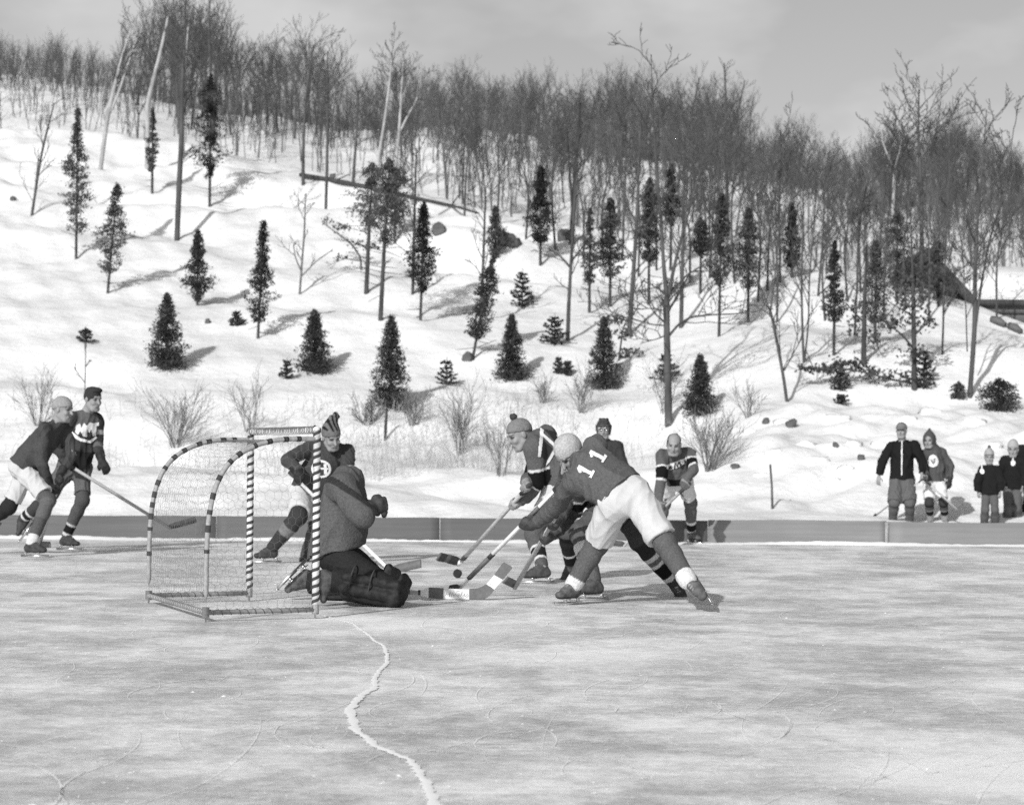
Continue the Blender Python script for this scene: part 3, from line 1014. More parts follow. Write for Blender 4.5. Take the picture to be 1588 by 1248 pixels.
bare((228, 262), [[(228, 262, 8), (229, 200, 8), (228, 165, 8), (236, 130, 7), (248, 85, 6), (262, 20, 3)]], 'pale curving birch on the upper left crest', 'bark_pale', twigs=24, tw_len=1.4, start=0.5, name='birch_tree')
bare((284, 246), [[(284, 246, 6), (283, 170, 6), (285, 110, 5), (294, 20, 2)]], 'pale upright birch behind the straight bare tree', 'bark_pale', twigs=20, tw_len=1.4, start=0.5, name='birch_tree')
bare((155, 262), [[(155, 262, 7), (165, 190, 7), (176, 140, 6), (190, 85, 4), (205, 40, 2)], [(168, 180, 4), (182, 150, 4), (198, 100, 3), (222, 40, 2)]], 'pale forked birch leaning right on the left crest', 'bark_pale', twigs=16, tw_len=1.2, start=0.5, name='birch_tree')
bare((48, 336), [[(48, 336, 5), (56, 290, 4), (66, 230, 4), (84, 160, 2)], [(50, 330, 4), (54, 300, 3), (60, 240, 2)]], 'thin leaning sapling at the far left edge of the slope', 'bark_mid', twigs=10)
bare((505, 324), [[(505, 324, 5), (507, 260, 5), (508, 180, 4), (508, 80, 2)]], 'thin bare tree standing below the fallen log', 'bark_mid', twigs=16, tw_len=1.1, start=0.45)
bare((547, 282), [[(547, 282, 5), (552, 220, 4), (556, 140, 2)]], 'thin bare tree just above the fallen log', 'bark_mid', twigs=14, start=0.4)
bare((470, 286), [[(470, 286, 6), (470, 230, 5), (474, 150, 4), (486, 70, 2)]], 'bare tree at the left end of the fallen log', 'bark_mid', twigs=14, tw_len=1.2, start=0.4)
bare((464, 458), [[(464, 458, 4), (468, 410, 3.5), (472, 360, 3), (474, 300, 2)], [(467, 420, 2.5), (458, 400, 2), (455, 380, 1.5)], [(468, 428, 2.5), (490, 405, 2), (515, 388, 1.5)]], 'spindly bare sapling on the open snow left of the pines', 'shrub', twigs=8, tw_len=0.6)
bare((585, 330), [[(585, 330, 5), (586, 250, 5), (596, 190, 4.5), (604, 130, 3.5), (608, 85, 2)]], 'pale slender birch rising above the pines, left of two', 'bark_pale', twigs=14, tw_len=1.1, start=0.6, name='birch_tree')
bare((604, 300), [[(604, 300, 6), (614, 250, 6), (619, 205, 5), (622, 150, 4), (626, 90, 2)], [(619, 207, 4), (632, 180, 3), (646, 155, 2.5), (656, 120, 1.5)]], 'pale forked birch rising above the pines, right of two', 'bark_pale', twigs=14, tw_len=1.1, start=0.6, name='birch_tree')
bare((640, 456), [[(640, 456, 5), (641, 400, 5), (643, 320, 4), (646, 230, 2)]], 'bare pole close beside the black slim cedar', 'bark_dark', twigs=14)
bare((745, 500), [[(745, 500, 5), (748, 440, 5), (751, 360, 4), (753, 290, 2)]], 'thin bare stem growing through the leaning cedar', 'bark_mid', twigs=12)
bare((886, 378), [[(886, 378, 9), (889, 320, 8), (893, 250, 6), (900, 160, 3)], [(888, 330, 4), (884, 280, 4), (880, 200, 2)]], 'dark bare tree beside the rock on the crest', 'bark_dark', twigs=18, tw_len=1.2, start=0.4)
bare((1385, 450), [[(1385, 450, 7), (1383, 380, 6), (1386, 290, 5), (1388, 260, 5)], [(1388, 262, 4), (1374, 235, 3), (1364, 205, 2)], [(1388, 262, 4), (1396, 230, 3), (1402, 195, 2)]], 'pale-trunked tree with a forked top on the right crest', 'bark_pale', twigs=16, tw_len=1.2, start=0.7)
bare((1428, 470), [[(1428, 470, 8), (1430, 380, 7), (1428, 280, 6), (1424, 210, 4), (1425, 140, 2)], [(1430, 285, 4), (1444, 240, 3), (1456, 180, 2)], [(1429, 290, 4), (1410, 245, 3), (1398, 190, 2)]], 'tallest bare tree on the right skyline', 'bark_mid', twigs=22, tw_len=1.3, start=0.5)
bare((1085, 330), [[(1085, 330, 6), (1075, 260, 5), (1072, 180, 4), (1085, 120, 2)], [(1075, 250, 4), (1062, 190, 3), (1052, 140, 2)]], 'bare forked tree on the crest behind the tall forked one', 'bark_mid', twigs=20, tw_len=1.2, start=0.4)
bare((1128, 320), [[(1128, 320, 6), (1127, 240, 5), (1126, 160, 4), (1123, 98, 2)], [(1127, 230, 4), (1145, 170, 3), (1155, 125, 2)]], 'bare tree on the skyline right of centre', 'bark_mid', twigs=22, tw_len=1.3, start=0.4)
bare((330, 215), [[(330, 215, 6), (328, 140, 5), (324, 60, 3), (326, -30, 2)]], 'bare tree reaching above the top of the picture on the left', 'bark_mid', twigs=16, tw_len=1.3, start=0.5)
SAPL = sorted([(815, 372, 240), (862, 388, 210), (935, 395, 230), (965, 405, 190), (1018, 420, 250), (1100, 432, 260), (1140, 440, 230), (1190, 452, 260),
                                  (1210, 438, 200), (1268, 462, 260), (1315, 470, 280), (1335, 455, 230), (1370, 500, 300), (1405, 480, 290), (1440, 500, 300), (1325, 520, 330),
                                  (1175, 470, 300), (1070, 440, 270), (990, 430, 250), (905, 408, 260), (1205, 500, 320), (1280, 500, 330), (770, 352, 210), (720, 335, 200), (1546, 496, 330)])
NUM = ('first', 'second', 'third', 'fourth', 'fifth', 'sixth', 'seventh', 'eighth', 'ninth', 'tenth', 'eleventh', 'twelfth', 'thirteenth')
SAP_PL = ['%s of the thin saplings from the left' % NUM[k] for k in range(13)] + ['%s of the thin saplings from the right' % NUM[11 - k] for k in range(12)]
for i, (bx, by, tp) in enumerate(SAPL):
    bare((bx, by), [[(bx, by, 4), (bx + rng.normal(0, 4), (by + tp) / 2, 3.2), (bx + rng.normal(0, 12), tp, 1.6)]], 'thin bare sapling near the crest, %s' % SAP_PL[i], 'bark_mid',
         name='bare_sapling', twigs=16, tw_len=1.0, start=0.3, group='thin saplings along the crest')


def leafy(base, paths, label, clusters, mat='leaf', name='oak_tree'):
    root = bare(base, paths, label, 'bark_dark', name, twigs=6, tw_len=0.5, start=0.5)
    D = root.location[1]
    m = MB()
    for (x, y, rx, ry, n) in clusters:
        c = P(x, y, D + rng.normal(0, 0.15))
        s = D / F_PX
        pts = c + rng.normal(0, 0.5, (n, 3)) * np.array([rx * s, rx * s * 0.7, ry * s])
        sprays(m, pts, np.repeat(np.array([[0, 0, -0.4]]), n, 0), 0.085, 1.0)
    m.build('leaves', MAT[mat], root)
    return root


tr = [(1418, 607, 9.9), (1418, 560, 8.2), (1417, 500, 7.2), (1416, 450, 5.5), (1414, 390, 3.3), (1412, 330, 1.7)]
leafy((1418, 607), [tr, [(1416, 540, 3.9), (1400, 520, 3.3), (1385, 508, 2.8), (1370, 498, 1.7)], [(1418, 520, 3.3), (1432, 506, 2.8), (1444, 495, 1.7)], [(1416, 490, 3.3), (1395, 478, 2.2), (1375, 466, 1.2)],
                    [(1413, 594, 3.9), (1380, 588, 3.3), (1345, 578, 2.8), (1310, 572, 2.2), (1275, 572, 1.7), (1238, 568, 1.2)]],
      'thick oak with dry leaves and a long low branch, right of the stake',
      [(1395, 500, 24, 12, 80), (1435, 500, 18, 16, 80), (1415, 470, 30, 20, 150), (1400, 440, 34, 24, 150), (1430, 430, 30, 24, 140), (1380, 505, 14, 8, 40),
       (1405, 585, 18, 12, 60), (1378, 584, 14, 9, 60), (1352, 576, 16, 12, 90), (1328, 568, 16, 12, 100), (1305, 566, 18, 14, 120), (1282, 570, 16, 9, 80), (1258, 572, 14, 7, 60), (1242, 569, 7, 5, 24), (1416, 545, 18, 14, 60)])
leafy((1339, 566), [[(1339, 566, 9), (1340, 520, 8), (1341, 460, 6), (1344, 380, 3)], [(1340, 500, 4), (1325, 485, 3), (1312, 470, 2)]], 'young oak with a few dry leaves above the low branch',
      [(1325, 505, 14, 22, 70), (1355, 520, 16, 22, 70), (1330, 475, 16, 14, 50), (1360, 490, 14, 18, 50)])
leafy((958, 560), [[(958, 560, 3), (962, 540, 3), (966, 510, 2.5), (972, 495, 1.5)], [(962, 540, 2), (975, 545, 1.5), (988, 548, 1)]], 'little oak with hanging dry leaves beside the ragged evergreen',
      [(955, 497, 22, 7, 70), (968, 518, 14, 9, 60), (978, 546, 16, 7, 60), (968, 552, 10, 6, 30), (940, 500, 12, 6, 30)])
leafy((560, 420), [[(571, 440, 3), (560, 400, 3), (545, 378, 2.5), (500, 345, 1.5)], [(560, 405, 2), (540, 402, 1.5), (520, 398, 1)]], 'small oak with dry leaf clusters left of the pines',
      [(530, 352, 14, 7, 60), (508, 342, 8, 5, 25), (556, 378, 16, 9, 60), (528, 400, 14, 5, 30), (580, 382, 12, 6, 30)])

# bare shrubs along the foot of the slope
shrub(272, 692, 108, 130, 'wide bare shrub on the snow behind the goal', 26)
shrub(388, 672, 100, 60, 'sparse bare shrub behind the top of the goal', 12)
shrub(714, 706, 116, 86, 'bare shrub in the snow left of the pompom-hatted player', 20)
shrub(776, 738, 100, 60, 'low bare shrub at the bank under the pompom-hatted player', 10)
shrub(1102, 730, 112, 150, 'spreading bare shrub right of the balding player', 30)
shrub(1160, 648, 60, 60, 'faint bare shrub above the snowy bank on the right', 10)
shrub(1030, 640, 110, 80, 'bare shrub around the foot of the thick forked tree', 12)
shrub(900, 640, 80, 70, 'bare shrub on the bank behind the helmeted onlooker', 14)
shrub(640, 660, 66, 90, 'tangled bare shrub right of the tallest bushy evergreen', 20)
shrub(570, 660, 50, 80, 'dark low tangle of twigs left of the tallest bushy evergreen', 26, 'twig')
shrub(845, 625, 50, 44, 'small twiggy shrub on the lower slope in mid picture', 14)
shrub(60, 660, 90, 90, 'blurred bare shrub on the bank at the left edge', 16)
bare((597, 684), [[(597, 684, 5), (598, 660, 5), (600, 634, 4)]], 'short dark stub of a sapling below the tallest bushy evergreen', 'bark_dark', name='sapling_stub', twigs=2, tw_len=0.3)
bare((131, 620), [[(131, 660, 2), (132, 590, 2), (133, 530, 1.5)]], 'thin stem carrying a tuft on the lower left slope', 'shrub', name='bare_sapling', twigs=6, tw_len=0.5)

# dry weeds standing in the snow at the foot of the slope
m = MB()
for k in range(1500):
    if k % 3:
        u, v = rng.normal(700, 130), rng.uniform(606, 690)
    else:
        u, v = rng.uniform(0, 1240), rng.uniform(600, 715)
    if u > 1150 or u < -20:
        continue
    D = 47 + rng.random() * 7
    X = (u - CX) / F_PX * D
    b = np.array([X, D, float(terrain(X, D)) - 0.03])
    h = rng.uniform(0.15, 0.62)
    d = np.array([rng.normal(0, 0.16), rng.normal(0, 0.16), 1.0]) * h
    m.tube([b, b + d * 0.6, b + d + np.array([rng.normal(0, 0.07), 0, -0.02])], [0.005, 0.004, 0.003], 3, False)
    if k % 2:
        p = b + d * rng.uniform(0.5, 0.9)
        m.tube([p, p + np.array([rng.normal(0, 0.08), rng.normal(0, 0.08), 0.1])], [0.0035, 0.003], 3, False)
props(m.build('dry_weeds', MAT['weed']), 'dry weeds standing through the snow at the foot of the slope', kind='stuff')


# ------------------------------------------------------------------ log, rocks, stake, cabin
def rock(px, py, wpx, hpx, label, mat='rock', name='rock', group=None, sink=0.35, seed=0):
    p = on_hill(px, py)
    s = p[1] / F_PX
    n, k = 12, 8
    r0 = np.random.default_rng(seed + 3)
    v, q = [], []
    for i in range(k + 1):
        a = math.pi * i / k
        for j in range(n):
            b = 6.283 * j / n
            d = np.array([math.sin(a) * math.cos(b), math.sin(a) * math.sin(b), math.cos(a)])
            f = 1 + 0.20 * math.sin(3.1 * d[0] + seed) * math.sin(2.7 * d[2] + seed * 2) + 0.16 * math.sin(5 * d[1] + 4 * d[0] + seed) + r0.normal(0, 0.05)
            e = np.sign(d) * np.abs(d) ** 0.75 * f
            v.append(p + e * np.array([wpx * s / 2, wpx * s * 0.4, hpx * s / 2]) + np.array([0, wpx * s * 0.1, hpx * s * (0.5 - sink)]))
    for i in range(k):
        for j in range(n):
            q.append((i * n + j, (i + 1) * n + j, (i + 1) * n + (j + 1) % n, i * n + (j + 1) % n))
    o = MB().add(np.array(v) - p + p, q).build(name, MAT[mat], None, p, smooth=True)
    me = o.data
    return props(o, label, 'rock', group)


rock(876, 372, 26, 26, 'dark boulder at the crest beside the bare tree', seed=1)
rock(680, 362, 20, 24, 'dark boulder half hidden by the black slim cedar', seed=2)
rock(790, 380, 34, 26, 'wedge of rock on the crest right of the grey cedar', seed=3)
rock(725, 562, 16, 20, 'dark stone at the foot of the leaning cedar', seed=4)
rock(1188, 660, 11, 11, 'small round stone left in the snowy bank above the stake', seed=5, sink=0.2)
rock(1227, 664, 17, 14, 'pointed stone in the snowy bank right of the small round one', seed=6, sink=0.2)
rock(1335, 713, 12, 10, 'stone in the snow left of the capped man', seed=7, sink=0.2)
rock(1140, 727, 13, 9, 'low stone at the right foot of the spreading shrub', seed=8, sink=0.2)
rock(1296, 694, 9, 9, 'tiny stone in the middle of the snowy bank', seed=9, sink=0.2)
rock(20, 312, 9, 8, 'tiny dark stone high at the left edge of the slope', seed=10, sink=0.2)
rock(322, 502, 8, 8, 'tiny dark stone below the stout dark cedar', seed=11, sink=0.2)
rock(516, 276, 9, 8, 'tiny dark stone above the fallen log', seed=12, sink=0.2)
GROUP_CH = 'snow-covered blocks on the bank'
BLOCKS = [(1300, 648, 40, 16), (1215, 655, 30, 13), (1165, 670, 26, 14), (1250, 692, 34, 17), (1325, 690, 30, 16), (1200, 704, 26, 14), (1268, 716, 38, 15), (1312, 730, 24, 12), (1366, 694, 30, 16), (1408, 656, 34, 15), (1512, 660, 42, 16), (1540, 692, 30, 15), (1296, 746, 16, 9), (1180, 738, 22, 11), (1445, 640, 36, 13)]
ORD = ('first', 'second', 'third', 'fourth', 'fifth', 'sixth', 'seventh', 'eighth', 'ninth', 'tenth')
ROW = [''] * len(BLOCKS)
for nm, lo_, hi_ in (('upper', 0, 662), ('middle', 662, 705), ('lower', 705, 999)):
    sel = sorted((k for k in range(len(BLOCKS)) if lo_ <= BLOCKS[k][1] < hi_), key=lambda k: BLOCKS[k][0])
    for n_, k in enumerate(sel):
        ROW[k] = 'smooth snow-covered block in the %s row on the right bank, %s from the left' % (nm, ORD[n_])
for i, (x, y, w, h) in enumerate(BLOCKS):
    rock(x, y, w, h, ROW[i], 'snow', 'snow_block', GROUP_CH, 0.62, 20 + i)

lp = [on_hill(x, y) for x, y in ((466, 278), (520, 288), (575, 297), (640, 312), (700, 326), (742, 338))]
m = MB().tube(np.array(lp) + [0, 0, 0.12], [0.07, 0.07, 0.06, 0.05, 0.04, 0.03], 8)
for k in (1, 2, 3, 4):
    m.tube([lp[k] + [0, 0, 0.12], lp[k] + [rng.normal(0, 0.3), -0.2, rng.uniform(0.3, 0.6)]], [0.03, 0.01], 4)
props(m.build('fallen_log', MAT['bark_dark'], None, lp[2]), 'long fallen tree trunk lying along the crest', 'log')
s0 = on_hill(1198, 789)
m = MB().tube([s0 - [0, 0, 0.1], P(1197, 755, s0[1]), P(1194.5, 720, s0[1])], [0.022, 0.02, 0.018], 7)
props(m.build('stake', MAT['log'], None, s0), 'thin wooden stake standing in the snow behind the board', 'stake')


def cabin():
    p = on_hill(1540, 500)
    D = p[1] + 2.0
    f = lambda x, y, d=0.0: P(x, y, D + d)
    root = empty('log_cabin', P(1540, 505, D), 'low dark cabin with a snow-covered roof at the right edge', 'cabin')
    s = D / F_PX
    # wing wall
    z0, z1 = f(1540, 560)[2], f(1540, 473)[2]
    x0, x1 = f(1490, 480)[0], f(1720, 480)[0]
    logs = 6
    for k in range(logs):
        zz = z0 + (z1 - z0) * (k + 0.5) / logs
        hh = (z1 - z0) / logs / 2
        MB().tube([(x0, D, zz), ((x0 + x1) / 2, D + 0.02, zz), (x1, D, zz)], hh * 1.02, 8).build('log', MAT['log'], root)
    MB().box(((x0 + x1) / 2, D + 1.6, (z0 + z1) / 2), ((x1 - x0) / 2 - 0.05, 0, 0), (0, 1.55, 0), (0, 0, (z1 - z0) / 2)).build('wall', MAT['log'], root)
    MB().box(((x0 + x1) / 2, D - 0.22, z1 + 0.05), ((x1 - x0) / 2 + 0.1, 0, 0), (0, 0.05, 0), (0, 0, 0.07)).build('eave_board', MAT['bark_dark'], root)
    zr = f(1540, 436)[2]
    v = [(x0 - .1, D - .3, z1 + .12), (x1 + .1, D - .3, z1 + .12), (x1 + .1, D + 1.9, zr + .5), (x0 - .1, D + 1.9, zr + .5),
         (x0 - .1, D + 3.6, z1 + .1), (x1 + .1, D + 3.6, z1 + .1)]
    MB().add(v, [(0, 1, 2, 3), (3, 2, 5, 4), (0, 4, 5, 1)], [(0, 3, 4), (1, 5, 2)]).build('roof', MAT['snow'], root)
    # gabled end
    gx0, gx1 = f(1372, 470)[0], f(1492, 472)[0]
    gz = f(1432, 408)[2]
    zb = f(1432, 560)[2]
    ze = f(1490, 474)[2]
    m = MB()
    xm = (gx0 + gx1) / 2
    v = []
    for d in (-0.5, 3.0):
        v += [(gx0, D + d, zb), (gx1, D + d, zb), (gx1, D + d, ze), (xm, D + d, gz), (gx0, D + d, ze)]
    m.add(v, [(0, 1, 2, 4), (5, 9, 7, 6), (1, 6, 7, 2), (0, 4, 9, 5)], [(4, 2, 3), (9, 8, 7)])
    m.build('gable_wall', MAT['log'], root)
    for a, b in (((gx0, ze), (xm, gz)), ((gx1, ze), (xm, gz))):
        m = MB()
        dx = 0.18 if a[0] > b[0] else -0.18
        c0, c1 = np.array([a[0] + dx, 0, a[1] - 0.12]), np.array([b[0], 0, b[1] + 0.03])
        v = []
        for d in (-0.75, 3.2):
            v += [c0 + [0, D + d, 0], c1 + [0, D + d, 0], c1 + [0, D + d, 0.3], c0 + [0, D + d, 0.3]]
        m.add(v, [(0, 1, 2, 3), (4, 7, 6, 5), (0, 4, 5, 1), (2, 6, 7, 3), (0, 3, 7, 4), (1, 5, 6, 2)])
        m.build('gable_roof', MAT['log'], root)


cabin()
for i, (x, y, w) in enumerate([(1548, 504, 22), (1574, 514, 20)]):
    a, b = on_hill(x - w / 2, y - 4), on_hill(x + w / 2, y + 6)
    props(MB().tube([a + [0, 0, .08], (a + b) / 2 + [0, 0, .1], b + [0, 0, .06]], [0.08, 0.1, 0.07], 7).build('log', MAT['log'], None, a),
          ('short dark log in the snow below the cabin, left one', 'short dark log in the snow below the cabin, right one')[i], 'log')

# ------------------------------------------------------------------ bodies and clothes: smooth implicit solids turned into meshes
class SDF:
    def __init__(s, lo, hi, h):
        s.lo, s.h = np.asarray(lo, float), h
        s.n = np.maximum(np.ceil((np.asarray(hi) - s.lo) / h).astype(int) + 1, 4)
        s.d = np.full(s.n, 1.0, np.float32)

    def sub(s, lo, hi):
        a = np.clip(np.floor((lo - s.lo) / s.h).astype(int), 0, s.n - 1)
        b = np.clip(np.ceil((hi - s.lo) / s.h).astype(int) + 1, 1, s.n)
        sl = tuple(slice(i, j) for i, j in zip(a, b))
        g = [(s.lo[k] + np.arange(a[k], b[k]) * s.h).astype(np.float32) for k in range(3)]
        return sl, g[0][:, None, None], g[1][None, :, None], g[2][None, None, :]

    def blend(s, sl, d, k, neg=False):
        a = s.d[sl]
        if neg:
            h = np.clip(0.5 - 0.5 * (a + d) / k, 0, 1)
            s.d[sl] = a * (1 - h) - d * h + k * h * (1 - h)
        else:
            h = np.clip(0.5 + 0.5 * (a - d) / k, 0, 1)
            s.d[sl] = a * (1 - h) + d * h - k * h * (1 - h)

    def cone(s, A, B, ra, rb, k=0.02, flat=False, neg=False):
        A, B = np.asarray(A, float), np.asarray(B, float)
        m = max(ra, rb) + k + 2.5 * s.h
        sl, x, y, z = s.sub(np.minimum(A, B) - m, np.maximum(A, B) + m)
        ab = B - A
        L2 = float(ab @ ab) + 1e-12
        px, py, pz = x - A[0], y - A[1], z - A[2]
        tr = (px * ab[0] + py * ab[1] + pz * ab[2]) / L2
        t = np.clip(tr, 0, 1)
        dx, dy, dz = px - t * ab[0], py - t * ab[1], pz - t * ab[2]
        r = ra + (rb - ra) * t
        if flat:
            L = math.sqrt(L2)
            ex, ey, ez = px - tr * ab[0], py - tr * ab[1], pz - tr * ab[2]
            d = np.maximum(np.sqrt(ex * ex + ey * ey + ez * ez) - r, np.maximum(-tr, tr - 1) * L)
        else:
            d = np.sqrt(dx * dx + dy * dy + dz * dz) - r
        s.blend(sl, d, k, neg)

    def ell(s, A, B, w, ra, rb, k=0.03):
        """elliptic capsule: ra, rb = (half width along w, half depth)"""
        A, B = np.asarray(A, float), np.asarray(B, float)
        ab = B - A
        ax = unit(ab)
        w = unit(w - ax * np.dot(w, ax))
        nn = np.cross(ax, w)
        m = max(ra + rb) + k + 2.5 * s.h
        sl, x, y, z = s.sub(np.minimum(A, B) - m, np.maximum(A, B) + m)
        L = np.linalg.norm(ab)
        px, py, pz = x - A[0], y - A[1], z - A[2]
        tr = (px * ax[0] + py * ax[1] + pz * ax[2]) / L
        t = np.clip(tr, 0, 1)
        e = (tr - t) * L
        a = px * w[0] + py * w[1] + pz * w[2]
        b = px * nn[0] + py * nn[1] + pz * nn[2]
        rw, rn = ra[0] + (rb[0] - ra[0]) * t, ra[1] + (rb[1] - ra[1]) * t
        rm = np.minimum(rw, rn)
        q = np.sqrt((a / rw) ** 2 + (b / rn) ** 2 + (e / rm) ** 2)
        q2 = np.sqrt((a / rw ** 2) ** 2 + (b / rn ** 2) ** 2 + (e / rm ** 2) ** 2) + 1e-6
        s.blend(sl, np.where(q > 0.3, q * (q - 1) / q2, -rm * 0.7).astype(np.float32), k)

    def ball(s, c, r3, axes=None, k=0.015, neg=False):
        c = np.asarray(c, float)
        r3 = np.asarray(r3, float) * np.ones(3)
        m = r3.max() + k + 2.5 * s.h
        sl, x, y, z = s.sub(c - m, c + m)
        px, py, pz = x - c[0], y - c[1], z - c[2]
        if axes is None:
            q = [px, py, pz]
        else:
            q = [px * a[0] + py * a[1] + pz * a[2] for a in axes]
        k0 = np.sqrt(sum((qi / ri) ** 2 for qi, ri in zip(q, r3)))
        k1 = np.sqrt(sum((qi / ri ** 2) ** 2 for qi, ri in zip(q, r3))) + 1e-6
        s.blend(sl, np.where(k0 > 0.2, k0 * (k0 - 1) / k1, -r3.min() * 0.8).astype(np.float32), k, neg)

    def cut(s, pt, n, k=0.0):
        """throw away what lies on the side n points to"""
        x = (s.lo[0] + np.arange(s.n[0]) * s.h)[:, None, None] - pt[0]
        y = (s.lo[1] + np.arange(s.n[1]) * s.h)[None, :, None] - pt[1]
        z = (s.lo[2] + np.arange(s.n[2]) * s.h)[None, None, :] - pt[2]
        s.d = np.maximum(s.d, (x * n[0] + y * n[1] + z * n[2]).astype(np.float32))

    def mesh(s):
        d = s.d
        ins = d < 0
        c = [(i, j, k) for i in (0, 1) for j in (0, 1) for k in (0, 1)]
        sh = tuple(np.array(d.shape) - 1)
        cnt = np.zeros(sh, np.int8)
        for i, j, k in c:
            cnt += ins[i:i + sh[0], j:j + sh[1], k:k + sh[2]]
        act = np.argwhere((cnt > 0) & (cnt < 8))
        idx = np.full(sh, -1, np.int32)
        idx[tuple(act.T)] = np.arange(len(act))
        val = np.stack([d[act[:, 0] + i, act[:, 1] + j, act[:, 2] + k] for i, j, k in c], 1)
        acc, num = np.zeros((len(act), 3)), np.zeros(len(act))
        for a in range(8):
            for b in range(a + 1, 8):
                if sum(abs(p - q) for p, q in zip(c[a], c[b])) != 1:
                    continue
                m = (val[:, a] < 0) != (val[:, b] < 0)
                t = val[m, a] / (val[m, a] - val[m, b])
                acc[m] += np.array(c[a]) + (np.array(c[b]) - np.array(c[a])) * t[:, None]
                num[m] += 1
        v = s.lo + (act + acc / num[:, None]) * s.h
        qs = []
        for ax in range(3):
            o = [k for k in range(3) if k != ax]
            a = [slice(None)] * 3
            b = [slice(None)] * 3
            a[ax], b[ax] = slice(0, -1), slice(1, None)
            for k in o:
                a[k] = b[k] = slice(1, -1)
            A, B = ins[tuple(a)], ins[tuple(b)]
            e = np.argwhere(A != B)
            if not len(e):
                continue
            fl = A[tuple(e.T)]
            e = e.copy()
            for k in o:
                e[:, k] += 1
            def cell(da, db):
                q = e.copy()
                q[:, o[0]] -= da
                q[:, o[1]] -= db
                return idx[tuple(q.T)]
            q = np.stack([cell(1, 1), cell(0, 1), cell(0, 0), cell(1, 0)], 1)
            if ax == 1:
                fl = ~fl
            q[~fl] = q[~fl][:, ::-1]
            qs.append(q)
        q = np.concatenate(qs)
        q = q[(q >= 0).all(1)]
        return v, q


def vnormals(v, q):
    n = np.cross(v[q[:, 2]] - v[q[:, 0]], v[q[:, 3]] - v[q[:, 1]])
    out = np.zeros_like(v)
    for k in range(4):
        np.add.at(out, q[:, k], n)
    return out / np.maximum(np.linalg.norm(out, axis=1), 1e-12)[:, None]


_fw = np.random.default_rng(11).normal(size=(9, 3))
_fw /= np.linalg.norm(_fw, axis=1)[:, None]


def folds(p, seed, freq):
    """soft drapery: a few long warped creases"""
    q = p + 0.05 * np.sin(p[:, [1, 2, 0]] * 8 + seed) + 0.02 * np.sin(p[:, [2, 0, 1]] * 19 + seed * 2)
    h = np.zeros(len(p))
    amp = 0.5 + 0.5 * np.sin(p @ _fw[(seed + 5) % 9] * 7 + seed)
    for k in range(3):
        w = _fw[(k + seed) % 9] * np.array([1, 1, 0.55])
        a = q @ w * freq * (0.8 + 0.5 * k) + seed * 1.7 + k
        h += (np.abs(np.sin(a)) ** 0.8) / (1 + 0.7 * k) * (0.35 + 0.65 * amp)
    return 0.5 - h / 1.3


def bound(pts, m):
    pts = np.asarray(pts)
    return pts.min(0) - m, pts.max(0) + m


HS = 1.08
LT, LS, LA, LF = 0.43, 0.44, 0.29, 0.25


def joint_between(a, c, px, py, l1, l2, D0, pref):
    best = None
    for D in np.arange(D0 - 0.6, D0 + 0.6, 0.01):
        p = P(px, py, D)
        e = (np.linalg.norm(p - a) - l1) ** 2 + (np.linalg.norm(p - c) - l2) ** 2 + 0.02 * (D - D0 - pref) ** 2
        if best is None or e < best[0]:
            best = (e, p)
    return best[1]


